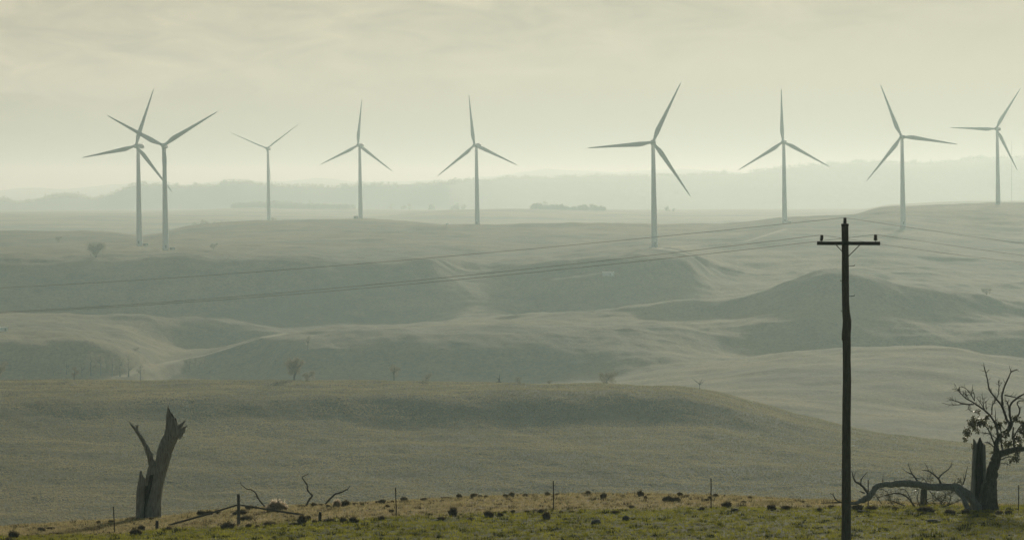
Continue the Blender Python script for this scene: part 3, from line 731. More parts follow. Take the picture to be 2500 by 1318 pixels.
def smooth_pts(pts, rad, k=3):
    """Catmull-Rom resample so traced limbs bend softly"""
    out, ro = [], []
    n = len(pts)
    for i in range(n - 1):
        p0, p1, p2, p3 = pts[max(i - 1, 0)], pts[i], pts[i + 1], pts[min(i + 2, n - 1)]
        for j in range(k):
            t = j / k
            out.append(0.5 * ((2 * p1) + (p2 - p0) * t + (2 * p0 - 5 * p1 + 4 * p2 - p3) * t * t + (3 * p1 - p0 - 3 * p2 + p3) * t ** 3))
            ro.append(rad[i] + (rad[i + 1] - rad[i]) * t)
    out.append(pts[-1]); ro.append(rad[-1])
    return out, ro

def twigs(tr, root, mat_, branches, n, seed, ln=(14, 42), name='twig'):
    """fine side shoots along traced branches, too many to count"""
    rng = random.Random(seed); mb = MB()
    wts = [sum(math.hypot(p[i + 1][0] - p[i][0], p[i + 1][1] - p[i][1]) for i in range(len(p) - 1)) for p, _a, _b in branches]
    for _ in range(n):
        pts, d0, d1 = rng.choices(branches, wts)[0]
        i = rng.randrange(len(pts) - 1); t = rng.random(); f = (i + t) / (len(pts) - 1)
        x = pts[i][0] + (pts[i + 1][0] - pts[i][0]) * t; y = pts[i][1] + (pts[i + 1][1] - pts[i][1]) * t
        if pts[i][2] > 20: continue
        dx, dy = pts[i + 1][0] - pts[i][0], pts[i + 1][1] - pts[i][1]; a = math.atan2(dy, dx) + rng.choice((-1, 1)) * rng.uniform(0.4, 1.1)
        l = rng.uniform(*ln); d = d0 + (d1 - d0) * f; q = [(x, y, 2.2)]
        for k in range(3):
            a += rng.uniform(-0.5, 0.5); x += math.cos(a) * l / 3; y += math.sin(a) * l / 3 - 1.5; q.append((x, y, 1.8 - 0.5 * k))
        tr.limb(mb, q, d, d + rng.uniform(-0.35, 0.35), 4, 0.1, _, 1)
    o = mb.build(name, mat_, root); o['kind'] = 'stuff'; return o

class Tracer:
    """limbs traced on an enlarged view: (x, y) there -> a point of the tree at its own distance"""
    def __init__(s, ox, oy, sc, Y, base): s.ox, s.oy, s.sc, s.Y, s.base = ox, oy, sc, Y, Vector(base)
    def p(s, x, y, d=0.0): return P(s.ox + x / s.sc, s.oy + y / s.sc, s.Y) + Vector((0, d, 0)) - s.base
    def r(s, r): return r / s.sc / F * s.Y
    def limb(s, mb, pts, d0=0.0, d1=0.0, n=8, wob=0.06, seed=0, k=3):
        m = len(pts)
        q = [s.p(x, y, d0 + (d1 - d0) * i / max(1, m - 1)) for i, (x, y, r) in enumerate(pts)]
        q, rr = smooth_pts(q, [s.r(r) for x, y, r in pts], k)
        jr = random.Random(seed * 7 + m)
        for i in range(1, len(q) - 1):
            j = min(rr[i], 0.12) * wob * 2.2; q[i] = q[i] + Vector((jr.uniform(-j, j), jr.uniform(-j, j), jr.uniform(-j, j)))
        mb.tube(q, rr, n, wob=wob, seed=seed)

def jagged(tr, mb, inner, ctr, top, d=0.0, n=30, seed=0, depth=90, squash=0.85):
    """broken hollow stem: ctr = (x, y, half width) from the foot up, top = outline (x, y) of the torn rim"""
    rng = random.Random(seed); base = len(mb.v)
    ph = [rng.uniform(-1, 1) for _ in range(n)]
    tx = [t[0] for t in top]; ty = [t[1] for t in top]
    # resample rows
    yy = np.linspace(ctr[0][1], ctr[-1][1], 16); cyv = [-c[1] for c in ctr]
    cxs = np.interp(-yy, cyv, [c[0] for c in ctr]); hws = np.interp(-yy, cyv, [c[2] for c in ctr])
    rings = []
    for j, y in enumerate(yy):
        ring = []
        for k in range(n):
            a = 2 * math.pi * k / n; c, s_ = math.cos(a), math.sin(a)
            w = hws[j] * (1 + 0.05 * ph[k] + 0.03 * rng.uniform(-1, 1))
            ring.append((cxs[j] + c * w, y, s_ * w * squash))
        rings.append(ring)
    lastx, lasty, lastz = zip(*rings[-1])
    for f in (0.5, 1.0):
        ring = []
        for k in range(n):
            x = lastx[k]; t = float(np.interp(x, tx, ty)); 
            if math.sin(2 * math.pi * k / n) > 0: t = t + rng.uniform(0, 25)
            y = rings[15][k][1] + (t - rings[15][k][1]) * f
            shift = 0 if f < 1 else rng.uniform(-2, 2)
            ring.append((x + shift, y, lastz[k] * (1.0 if f < 1 else 0.92)))
        rings.append(ring)
    vs = [tr.p(x, y, d + tr.r(z)) for r_ in rings for (x, y, z) in r_]
    N = len(rings)
    fs = [(i * n + k, i * n + (k + 1) % n, (i + 1) * n + (k + 1) % n, (i + 1) * n + k) for i in range(N - 1) for k in range(n)]
    fs.append(tuple(range(n)))
    mb.add(vs, fs)
    # inner wall of the hollow
    iv = []
    cx_ = cxs[-1]
    for (x, y, z) in rings[-1]: iv.append(tr.p(cx_ + (x - cx_) * 0.9, y + 2, d + tr.r(z * 0.88)))
    for (x, y, z) in rings[15]: iv.append(tr.p(cx_ + (x - cx_) * 0.8, rings[15][0][1] + 6, d + tr.r(z * 0.8)))
    iv.append(tr.p(cx_, rings[15][0][1] + depth, d))
    f2 = [(k, n + k, n + (k + 1) % n, (k + 1) % n) for k in range(n)] + [(n + k, 2 * n, n + (k + 1) % n) for k in range(n)]
    inner.add(iv, f2)
    rim = [(N - 1) * n + k for k in range(n)]

# ---------------- the standing dead trunk
YT = (ground_hit(362, 1266) or 130)
tb = at(363, YT); tr = Tracer(250, 960, 3.68, YT, tb)
dead = empty('dead_tree', tb); tag(dead, 'grey forked dead tree trunk with torn top and a split hollow foot', 'dead tree')
m = MB(); inn = MB()
main = [(450, 1140, 80), (453, 1100, 74), (466, 980, 62), (481, 900, 53), (499, 800, 52), (522, 700, 57), (543, 600, 64), (566, 500, 72), (600, 420, 74), (632, 365, 76)]
top = [(560, 335), (572, 318), (579, 200), (590, 150), (596, 98), (606, 155), (622, 170), (630, 205), (650, 215), (664, 208), (671, 285), (684, 286), (720, 262), (735, 262)]
jagged(tr, m, inn, main, top, seed=5)
for a, bq, w in (((668, 345), (752, 240), 20), ((690, 360), (766, 286), 17), ((700, 380), (752, 322), 18), ((664, 320), (700, 275), 16), ((588, 200), (597, 98), 9)):
    ax, ay_ = a; bx, by = bq
    tr.limb(m, [(ax - 10, ay_ + 18, w * 1.3), (ax, ay_, w), ((ax + bx) / 2, (ay_ + by) / 2 - 4, w * 0.75), (bx, by, 2.5)], -0.12, -0.1, 6, 0.16, int(bx))
m.build('trunk', M_bark, dead)
m = MB(); tr.limb(m, [(455, 720, 36), (448, 640, 33), (430, 570, 28), (404, 500, 22), (368, 425, 19), (325, 358, 15), (292, 312, 11), (262, 280, 8), (247, 253, 3.5)], -0.05, -0.15, 10, 0.07, 3)
tr.limb(m, [(308, 345, 11), (314, 312, 9), (322, 285, 7), (332, 284, 2.5)], -0.12, -0.2, 7, 0.12, 4)
tr.limb(m, [(318, 320, 5), (309, 295, 5), (306, 280, 2)], -0.12, -0.2, 6, 0.1, 4)
tr.limb(m, [(400, 520, 10), (392, 530, 6), (388, 520, 3)], -0.1, -0.1, 6, 0.1, 4)
m.build('limb', M_bark, dead)
m = MB(); shell = [(337, 1130, 37), (337, 1100, 36), (341, 1000, 37), (344, 900, 38), (350, 830, 36), (358, 770, 30)]
jagged(tr, m, inn, shell, [(322, 775), (332, 740), (344, 682), (352, 690), (366, 735), (384, 755), (392, 752)], d=-0.05, n=22, seed=9, depth=60)
tr.limb(m, [(392, 830, 12), (402, 770, 14), (420, 700, 18), (440, 650, 18)], 0.02, 0.0, 8, 0.1, 6)
m.build('split_shell', M_bark, dead)
tr.limb(inn, [(392, 1120, 40), (400, 1000, 42), (410, 900, 42), (425, 800, 36), (440, 720, 24), (448, 660, 12)], 0.22, 0.15, 12, 0.05, 8)  # back wall of the split, its shade given by the black colour
inn.build('hollow', M_black, dead)

# ---------------- loose dry branches on the crest
def dry_branch(lab, pts, px, py, Y=None):
    Yb = Y or ground_hit(px, py) or 134
    b = at(px, Yb); t = Tracer(450, 1130, 5.0, Yb, b); m = MB()
    for i, q in enumerate(pts): t.limb(m, q, 0.05 * i, 0.25 * (-1) ** i, 7, 0.1, i)
    o = m.build('dry_branch', M_twig); o.location = b; tag(o, lab, 'dead branch', 'dry branches lying on the tussock crest')
dry_branch('thin dry branch leaning left behind the strainer post', [[(985, 530, 9), (930, 470, 9), (890, 415, 9), (880, 385, 8), (862, 360, 7), (820, 330, 7), (760, 318, 6), (715, 285, 5), (690, 268, 4), (675, 235, 2)], [(890, 412, 7), (860, 405, 4), (855, 402, 2)]], 648, 1236)
dry_branch('tall zigzag dry branch standing up between pale tussocks', [[(1470, 540, 12), (1495, 505, 12), (1520, 450, 11), (1560, 400, 12), (1540, 375, 9), (1505, 335, 9), (1497, 270, 9), (1465, 225, 7), (1438, 180, 7), (1465, 158, 5), (1500, 143, 4), (1512, 125, 2)], [(1560, 400, 7), (1572, 388, 3)]], 745, 1237)
dry_branch('dry branch rising to the right beside the pale tussock', [[(1720, 500, 10), (1760, 455, 11), (1810, 405, 11), (1850, 375, 10), (1910, 360, 9), (1960, 335, 8), (1990, 320, 7), (2010, 295, 4), (2022, 275, 2)], [(1985, 325, 6), (2003, 335, 3)]], 796, 1229)

# ---------------- the old gum on the right
YG = (ground_hit(2415, 1244) or 126); gb = at(2415, YG); g = Tracer(2250, 860, 3.296, YG, gb)
gum = empty('old_gum_tree', gb); tag(gum, 'old gnarled gum tree with a hollow broken stem, bare upper branches and sparse shiny leaves', 'tree')
m = MB()
g.limb(m, [(535, 1290, 84), (540, 1250, 72), (550, 1150, 58), (562, 1040, 48), (572, 950, 47), (590, 890, 44), (605, 840, 38), (612, 800, 32)], 0.1, 0.0, 14, 0.07, 1, 4)
for dx, r in ((-74, 22), (-46, 14), (30, 16), (52, 12)): g.limb(m, [(552 + dx * 1.25, 1290, r * 1.5), (552 + dx, 1200, r), (556 + dx * 0.8, 1050, r * 0.6)], 0.0, 0.05, 7, 0.1, dx)
m.build('trunk', M_bark2, gum)
m = MB(); inn = MB()
# hollow half-shell stem, open towards the paddock
NA, rowsY = 18, np.linspace(1290, 745, 14)
def shell_pt(a, y, inner):
    cx = float(np.interp(-y, [-1290, -1100, -850, -745], [462, 462, 466, 468])); hw = float(np.interp(-y, [-1290, -1100, -850, -745], [70, 62, 54, 50]))
    w = hw * (0.62 if inner else 1.0); x = cx + w * math.cos(a); z = w * math.sin(a) * 0.9
    return x, z
A0, A1 = R(-14), R(216)
def shell(inner):
    ring = []
    for j, y in enumerate(list(rowsY) + [None]):
        row = []
        for k in range(NA):
            a = A0 + (A1 - A0) * k / (NA - 1)
            yy = y if y is not None else 745
            x, z = shell_pt(a, yy, inner)
            if y is None:
                yy = float(np.interp(x, [405, 418, 428, 440, 455, 470, 480, 492, 505, 520], [720, 700, 705, 725, 745, 700, 690, 715, 745, 765])) + 6 * math.sin(7 * k)
            row.append(g.p(x + 1.5 * math.sin(k * 3.1 + j), yy, g.r(z) + 0.12))
        ring.append(row)
    return ring
so, si = shell(False), shell(True)
def skin(mb, ring, flip):
    nr = len(ring); vs = [v for r_ in ring for v in r_]
    fs = [(i * NA + k, i * NA + k + 1, (i + 1) * NA + k + 1, (i + 1) * NA + k) for i in range(nr - 1) for k in range(NA - 1)]
    mb.add(vs, [tuple(reversed(f)) if flip else f for f in fs])
skin(m, so, False); skin(inn, si, True)
for k in (0, NA - 1):
    vs = [r_[k] for r_ in so] + [r_[k] for r_ in si]; n = len(so)
    m.add(vs, [(i, i + 1, n + i + 1, n + i) for i in range(n - 1)])
m.add(so[-1] + si[-1], [(k, k + 1, NA + k + 1, NA + k) for k in range(NA - 1)])
m.build('broken_stem', M_bark, gum); inn.build('hollow', M_black, gum)
m = MB()
BR = [
 ([(612, 820, 30), (660, 805, 27), (720, 785, 23), (780, 775, 20), (840, 762, 17), (930, 735, 13), (1020, 700, 9), (1100, 640, 5), (1150, 590, 2)], 0, -0.6),
 ([(606, 830, 30), (600, 770, 22), (612, 710, 18), (650, 660, 17), (700, 625, 17), (724, 585, 19), (728, 555, 15)], 0, 0.2),
 ([(722, 590, 12), (690, 540, 10), (668, 480, 9), (640, 420, 8), (590, 360, 7), (545, 300, 6.5), (530, 230, 5.5), (515, 170, 4.5), (500, 120, 3.5), (496, 104, 2)], 0.2, -0.2),
 ([(672, 490, 9), (660, 430, 8.5), (656, 360, 8), (672, 300, 7), (700, 235, 6), (725, 185, 5), (742, 160, 4.5), (785, 142, 2)], 0.2, 0.6),
 ([(740, 165, 4), (736, 148, 3), (735, 138, 1.5)], 0.6, 0.6),
 ([(728, 560, 11), (712, 480, 9), (722, 415, 8), (765, 370, 7), (825, 333, 5.5), (880, 312, 4), (940, 280, 2)], 0.2, -0.1),
 ([(680, 348, 5), (735, 358, 5), (790, 372, 4), (860, 377, 2.5), (900, 372, 1.5)], 0.4, 0.1),
 ([(734, 570, 9), (785, 515, 7.5), (803, 465, 6), (786, 420, 5), (800, 400, 4), (850, 392, 2)], 0.2, 0.7),
 ([(716, 480, 6), (702, 430, 5), (690, 395, 4), (672, 392, 2)], 0.2, 0.0),
 ([(618, 700, 10), (602, 600, 10), (572, 540, 9), (520, 478, 8.5), (455, 430, 7.5), (400, 395, 6.5), (340, 360, 5), (302, 322, 4), (280, 297, 3), (232, 290, 1.8)], 0, -0.5),
 ([(410, 412, 5.5), (345, 412, 5), (292, 396, 4), (234, 379, 2)], -0.35, -0.1),
 ([(335, 412, 3.5), (250, 416, 2.6), (195, 412, 2), (160, 399, 1.2)], -0.3, -0.6),
 ([(415, 385, 4.5), (388, 335, 3.5), (360, 296, 2.8), (332, 278, 1.5)], -0.4, -0.1), ([(386, 335, 3), (398, 305, 2), (402, 285, 1.2)], -0.4, -0.2),
 ([(345, 362, 3), (342, 320, 2.4), (330, 290, 1.3)], -0.4, -0.6), ([(414, 382, 3), (410, 340, 2.2), (405, 320, 1.2)], -0.4, -0.6),
 ([(300, 322, 2.5), (270, 285, 2), (262, 262, 1.2)], -0.5, -0.4), ([(285, 395, 2.5), (262, 385, 1.5)], -0.2, -0.2),
 ([(505, 465, 4.5), (472, 405, 3.4), (445, 365, 1.8)], -0.2, 0.1), ([(492, 440, 3.4), (484, 380, 2.4), (468, 330, 1.3)], -0.2, -0.5), ([(515, 452, 3.4), (518, 410, 2.2), (512, 380, 1.3)], -0.2, 0.3),
 ([(395, 405, 3), (362, 440, 3), (392, 468, 2.4), (440, 476, 1.5)], -0.3, -0.6),
 ([(565, 500, 5.5), (572, 430, 4.6), (600, 392, 4), (625, 345, 3.2), (636, 285, 2.8), (630, 232, 1.5)], 0, 0.5), ([(634, 290, 2.5), (642, 262, 1.3)], 0.4, 0.4), ([(575, 425, 3), (572, 395, 1.6)], 0.1, 0.1),
 ([(592, 750, 7), (565, 690, 6), (535, 630, 5.5), (505, 590, 4.5), (470, 570, 2.5)], 0, -0.6), ([(604, 690, 4.5), (545, 655, 4), (482, 650, 2.2)], 0, 0.4), ([(590, 765, 5), (535, 722, 4), (496, 715, 2)], 0.1, -0.4),
 ([(650, 800, 8), (652, 760, 7), (640, 700, 6), (650, 640, 5), (610, 560, 4), (612, 480, 2)], 0, 0.5), ([(735, 700, 8), (738, 650, 7), (742, 600, 6)], 0.1, 0.1),
 ([(745, 775, 9), (735, 720, 8), (738, 660, 6), (770, 600, 5), (800, 560, 3), (840, 540, 1.8)], -0.1, -0.7),
 ([(640, 860, 5), (700, 835, 4), (760, 838, 2)], 0, -0.3), ([(640, 890, 3), (680, 892, 2.2), (708, 905, 1.2)], 0, -0.3), ([(760, 785, 6), (770, 830, 4), (745, 860, 2)], -0.1, -0.4),
 ([(830, 330, 4), (870, 260, 3.2), (905, 190, 2)], 0, 0.4), ([(850, 766, 8), (890, 700, 6), (900, 620, 4), (930, 540, 2)], -0.3, 0.3),
]
for i, (pts, d0, d1) in enumerate(BR):
    b_ = MB(); g.limb(b_, pts, d0, d1, 9 if i < 3 else 6, 0.07, i)
    b_.build('limb' if i < 2 else 'branch', M_bark2 if i < 2 else M_twig, gum)
twigs(g, gum, M_twig2, BR[2:], 420, 21)
CL = [(400, 565, 26), (375, 640, 30), (360, 700, 18), (440, 600, 26), (470, 560, 30), (520, 570, 26), (500, 510, 18), (445, 468, 16), (430, 540, 16), (560, 600, 14), (640, 590, 24), (655, 640, 26), (620, 650, 16), (690, 720, 24),
      (640, 700, 18), (760, 530, 26), (790, 620, 30), (810, 560, 26), (760, 690, 28), (700, 745, 18), (800, 740, 20), (740, 845, 22), (780, 812, 20), (700, 860, 12), (575, 800, 10), (830, 680, 26), (880, 620, 40), (900, 540, 34), (950, 680, 40), (400, 745, 9), (470, 640, 14), (690, 560, 12)]
rng = random.Random(5)
leaves('foliage', [(g.p(x, y, rng.uniform(-0.7, 0.6)), g.r(r) * 1.25) for x, y, r in CL], 0.135, 3800, M_leaf, gum, 3, 0.7, level=0.045)

# ---------------- the arched limb fallen from it, and the tangle behind
ab = at(2110, ground_hit(2100, 1236) or 126); al = Tracer(1950, 1080, 4.545, YG - 0.5, ab)
arch = empty('fallen_limb', ab); tag(arch, 'long arched grey limb fallen from the gum, reaching towards the power pole', 'fallen limb')
m = MB()
al.limb(m, [(2010, 745, 50), (1960, 680, 50), (1900, 605, 50), (1810, 525, 46), (1700, 492, 40), (1550, 498, 38), (1400, 478, 38), (1250, 452, 38), (1150, 450, 36), (1020, 460, 31), (910, 466, 29), (855, 490, 29), (815, 545, 31), (770, 600, 36), (700, 630, 30), (630, 662, 18), (560, 672, 9)], 0.2, -0.3, 14, 0.09, 2, 5)
m.build('bough', M_bark, arch)
m = MB(); al.limb(m, [(1740, 520, 26), (1800, 590, 26), (1835, 650, 27), (1858, 730, 32), (1865, 770, 34)], 0.0, -0.45, 9, 0.08, 4); m.build('prop_limb', M_bark, arch)
m = MB()
for i, (pts, d) in enumerate([([(775, 575, 15), (735, 510, 13), (680, 460, 11), (630, 430, 9), (608, 385, 7), (597, 340, 5), (588, 312, 2.5)], 0.1), ([(688, 455, 8), (694, 405, 6.5), (722, 360, 4.5), (755, 320, 2)], -0.2), ([(612, 375, 4), (628, 345, 3), (640, 325, 1.6)], 0.2),
 ([(690, 420, 5), (682, 398, 2.5)], 0), ([(730, 560, 8), (690, 540, 6.5), (664, 528, 3)], -0.3), ([(935, 450, 5), (935, 410, 4), (942, 350, 1.8)], 0.1), ([(700, 655, 12), (600, 660, 9), (480, 658, 8), (360, 660, 6), (230, 664, 3)], -0.3), ([(445, 655, 8), (402, 622, 7), (380, 580, 5), (340, 553, 2)], -0.3),
 ([(382, 580, 4), (378, 550, 1.8)], -0.3), ([(405, 630, 4), (368, 632, 2)], -0.2), ([(1345, 470, 12), (1300, 400, 9), (1262, 345, 7), (1240, 295, 5), (1226, 238, 2)], 0.3), ([(1268, 355, 6), (1215, 332, 4.5), (1158, 296, 2)], 0.3), ([(1345, 400, 4), (1280, 390, 3), (1235, 385, 1.5)], 0.4),
 ([(1585, 475, 14), (1560, 410, 10), (1505, 355, 9), (1440, 318, 7), (1380, 315, 2.5)], 0.4), ([(1548, 400, 9), (1590, 352, 7.5), (1665, 300, 6), (1700, 255, 4), (1714, 205, 2)], 0.3), ([(1445, 322, 5), (1436, 280, 4), (1415, 238, 2)], 0.5), ([(1690, 275, 3), (1722, 238, 1.5)], 0.3),
 ([(1822, 465, 8), (1848, 395, 6), (1866, 325, 4), (1886, 262, 1.8)], 0.2), ([(1836, 425, 4), (1834, 350, 1.8)], 0.2), ([(1500, 350, 4), (1488, 290, 1.8)], 0.4)]):
    m = MB(); al.limb(m, pts, 0.0, d, 7, 0.08, i); m.build('branch', M_twig, arch)

tgY = YG + 3.2
tb2 = at(2260, tgY); tg = Tracer(1950, 1080, 4.545, tgY, tb2)
tangle = empty('fallen_branch', tb2); tag(tangle, 'fallen leafy crown of twisted branches lying under the arched limb', 'fallen branch')
m = MB(); rng = random.Random(11)
TW = [[(1290, 715, 10), (1225, 625, 9), (1155, 575, 8), (1080, 560, 7), (980, 582, 5), (880, 612, 2.5)], [(1000, 560, 5), (930, 520, 4), (870, 510, 2)], [(1180, 700, 8), (1090, 668, 6), (1020, 640, 4), (960, 640, 2)], [(1240, 640, 5), (1210, 570, 4), (1170, 515, 2.5), (1100, 520, 1.5)],
 [(1600, 720, 11), (1575, 650, 9), (1510, 600, 7), (1450, 520, 5), (1440, 440, 4), (1455, 350, 2)], [(1560, 710, 8), (1640, 680, 7), (1730, 650, 5), (1790, 625, 2.5)], [(1520, 610, 5), (1600, 580, 4), (1690, 560, 3), (1780, 580, 1.5)], [(1590, 660, 6), (1620, 600, 5), (1600, 540, 3), (1560, 510, 1.5)],
 [(1480, 700, 7), (1440, 660, 5), (1500, 630, 4), (1530, 650, 2)], [(1450, 480, 4), (1400, 410, 3), (1360, 390, 1.5)], [(1800, 470, 4), (1770, 400, 3), (1760, 370, 1.5)], [(1690, 560, 4), (1740, 480, 3), (1780, 410, 1.5)], [(1330, 690, 6), (1300, 600, 4), (1320, 520, 3), (1290, 500, 1.5)],
 [(900, 660, 6), (860, 600, 4), (830, 570, 2)], [(1050, 690, 6), (1000, 620, 4), (1010, 570, 2)], [(1660, 700, 6), (1690, 620, 4), (1680, 560, 2)]]
for i, pts in enumerate(TW):
    m = MB(); tg.limb(m, pts, rng.uniform(-0.6, 0.6), rng.uniform(-0.9, 0.9), 6, 0.1, i); m.build('branch', M_twig, tangle)
twigs(tg, tangle, M_twig2, [(p_, 0.0, 0.0) for p_ in TW], 300, 22, (25, 75))
LC = [(1010, 610, 30), (1100, 640, 36), (930, 560, 22), (1010, 520, 20), (860, 600, 28), (1300, 560, 24), (1320, 520, 20), (1430, 280, 16), (1450, 330, 20), (1460, 400, 26), (1500, 570, 30), (1560, 600, 40), (1640, 600, 34), (1620, 660, 34), (1700, 580, 26), (1770, 400, 30), (1740, 450, 18), (1530, 650, 30), (1480, 640, 24), (1390, 640, 14), (1060, 690, 26), (1690, 660, 20), (1550, 540, 22)]
leaves('foliage', [(tg.p(x, y, rng.uniform(-0.6, 0.6)), tg.r(r) * 1.2) for x, y, r in LC], 0.10, 1300, M_leaf, tangle, 8, 0.4, level=0.006)

sb2 = at(2255, tgY + 1.5); s2 = Tracer(1950, 1080, 4.545, tgY + 1.5, sb2); m = MB(); inn = MB()
stump = empty('tree_stump', sb2); tag(stump, 'broken grey tree stump behind the arched fallen limb', 'tree stump')
jagged(s2, m, inn, [(1390, 760, 48), (1390, 700, 43), (1386, 620, 38), (1388, 560, 36)], [(1350, 530), (1365, 505), (1385, 520), (1405, 495), (1425, 525)], n=18, seed=4, depth=30)
m.build('trunk', M_bark2, stump); inn.build('hollow', M_black, stump)

# ================================================================== TREES AND SHRUBS OUT ON THE HILLS
def far_tree(name, cat, lab, px, py, Y, wpx, hpx, mleaf, seed, kind='round', group=None, trunk=0.3, dens=1.0):
    """trunk with limbs and an uneven crown of leaf clumps; sizes in photo pixels at that distance"""
    rng = random.Random(seed); s = Y / F
    b = P(px, py, Y); b.z = gz(b.x, Y)
    root = empty(name, b); tag(root, lab, cat, group)
    H = hpx * s; W = wpx * s; m = MB(); cl = []
    th = H * trunk
    nst = 1 if kind != 'multi' else 3
    for k in range(nst):
        dx = rng.uniform(-0.25, 0.25) * W * (k > 0 or kind == 'multi')
        r0 = max(0.10, H * 0.035)
        top = Vector((dx + rng.uniform(-0.05, 0.05) * W, rng.uniform(-0.1, 0.1) * W, H * 0.82))
        fork = Vector((dx * 0.6, 0, th))
        m.tube([(dx * 0.25, 0, -0.4), fork * 0.5, fork, top], [r0 * 1.2, r0, r0 * 0.85, r0 * 0.2], 6, wob=0.08, seed=seed + k)
        nb = 5 if kind != 'bare' else 9
        for q in range(nb):
            a = rng.uniform(0, 6.28); z0 = th + (H * 0.55 - th) * rng.random()
            p0 = fork + (top - fork) * max(0.0, (z0 - th) / (top.z - th))
            ln = W * rng.uniform(0.25, 0.5); up = rng.uniform(0.5, 1.2) * ln
            e = p0 + Vector((math.cos(a) * ln, math.sin(a) * ln * 0.8, min(up, H - p0.z)))
            mid = (p0 + e) / 2 + Vector((0, 0, -0.08 * ln))
            m.tube([p0, mid, e], [r0 * 0.55, r0 * 0.4, r0 * 0.12], 5, wob=0.08, seed=q)
            cl.append((e, W * rng.uniform(0.10, 0.2))); cl.append((mid * 0.4 + e * 0.6 + Vector((0, 0, rng.uniform(-0.05, 0.1) * H)), W * rng.uniform(0.08, 0.16)))
        cl.append((top, W * 0.16))
    for q in range(int(9 * (nst + 1) / 2)):
        a = rng.uniform(0, 6.28); rr = W * 0.42 * math.sqrt(rng.random()); zc = rng.uniform(max(th, 0.12 * H), H * 0.95)
        env = math.sqrt(max(0.05, 1 - abs((zc - 0.62 * H) / (0.5 * H)) ** 2))
        if kind == 'bush': zc = rng.uniform(0.1, 0.85) * H; env = math.sqrt(max(0.05, 1 - (zc / H) ** 2))
        if kind == 'slim': env *= 0.8
        cl.append((Vector((math.cos(a) * rr * env, math.sin(a) * rr * env, zc)), W * rng.uniform(0.09, 0.18)))
    m.build('trunk', M_twig, root)
    if kind != 'bare':
        per = 95 * dens / max(0.15, (W * 0.14) ** 2)
        leaves('crown', cl, max(0.22, W * 0.06), per, mleaf, root, seed, 0.3)
    return root

FT = [
 ('gum_tree', 'tree', 'wide pale spreading tree on the plateau left of the two paired turbines', 235, 634, 1830, 52, 30, M_leaf3, 1, 'multi'),
 ('gum_tree', 'tree', 'small lone tree on the lit plateau right of the two paired turbines', 522, 617, 1900, 20, 19, M_leaf2, 2, 'round'),
 ('shrub', 'shrub', 'faint shrub on the plateau above the wide pale tree at left', 141, 590, 2200, 18, 16, M_leaf2, 3, 'bush'),
 ('gum_tree', 'tree', 'pale tree cut by the left edge of the photo, behind the near hill crest', -4, 926, 922, 46, 44, M_leaf3, 4, 'round'),
 ('gum_tree', 'tree', 'small dark forked tree on the near hill crest, above the dead trunk to its left', 181, 925, 922, 22, 33, M_leaf2, 5, 'round'),
 ('gum_tree', 'tree', 'large brownish tree in two leaning clumps on the near hill crest', 716, 928, 922, 44, 58, M_leaf2, 6, 'multi'),
 ('shrub', 'shrub', 'low pale shrub at the foot of the large brownish tree', 752, 928, 922, 40, 22, M_leaf3, 7, 'bush'),
 ('gum_tree', 'tree', 'pale open-crowned tree on the near hill crest, above the zigzag branch to its right', 962, 932, 922, 34, 46, M_leaf3, 8, 'round'),
 ('shrub', 'shrub', 'small pale round shrub between the pale open tree and the dead stub', 1040, 931, 922, 28, 16, M_leaf3, 9, 'bush'),
 ('shrub', 'shrub', 'small pale shrub just right of the thin dead stub on the crest', 1264, 934, 922, 20, 17, M_leaf3, 10, 'bush'),
 ('shrub', 'shrub', 'dark round shrub with glinting leaves on the near hill crest', 1481, 937, 924, 52, 28, M_leaf2, 12, 'bush'),
 ('shrub', 'shrub', 'tiny shrub on the crest left of the dark round shrub', 1340, 935, 924, 14, 9, M_leaf3, 13, 'bush'),
 ('bare_shrub', 'shrub', 'grey leafless shrub on the slope right of the dark round shrub', 1708, 944, 920, 44, 28, M_leaf2, 14, 'bare'),
 ('shrub', 'shrub', 'small dark shrub in the gully below the white container', 1365, 757, 1700, 14, 12, M_leaf2, 15, 'bush'),
 ('shrub', 'shrub', 'dark shrub on the ridge line at right, right of the power pole', 2409, 716, 1622, 26, 18, M_leaf2, 16, 'bush'),
 ('gum_tree', 'tree', 'slim dark tree standing alone on the slope above the large brownish tree', 672, 868, 1420, 10, 24, M_leaf2, 17, 'slim'),
 ('gum_tree', 'tree', 'pale slim tree on the slope right of the slim dark tree', 752, 872, 1400, 22, 38, M_leaf3, 18, 'slim'),
 ('gum_tree', 'tree', 'pale tree in the gully above the track, left of its twin', 462, 868, 1450, 26, 30, M_leaf3, 19, 'round'),
 ('gum_tree', 'tree', 'pale tree in the gully where the two tracks meet', 488, 868, 1450, 26, 26, M_leaf2, 20, 'round'),
 ('shrub', 'shrub', 'dark low shrub beside the track in the gully', 512, 876, 1440, 26, 16, M_leaf2, 21, 'bush'),
 ('shrub', 'shrub', 'small dark shrub on the bright hill crest under the shed', 330, 834, 1440, 16, 7, M_leaf2, 22, 'bush'),
]
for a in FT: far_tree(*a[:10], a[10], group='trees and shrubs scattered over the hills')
VT = [(162, 905, 30, 36, 'dull green tree leftmost in the shaded gully row'), (200, 914, 36, 26, 'low dull tree in the shaded gully behind the small forked tree'), (222, 912, 28, 58, 'tall dull tree in the shaded gully, left of the reddish pair'),
      (246, 912, 36, 62, 'tallest dull tree in the middle of the shaded gully row'), (274, 914, 30, 52, 'dull tree in the shaded gully, right of the tallest one'), (293, 914, 30, 56, 'dark narrow tree in the shaded gully, left of the pale track end'),
      (314, 912, 28, 60, 'dark tree in the shaded gully nearest the pale track'), (343, 896, 24, 42, 'small tree beyond the pale track, rightmost of the gully row'), (130, 916, 44, 24, 'low bushy tree at the left end of the shaded gully')]
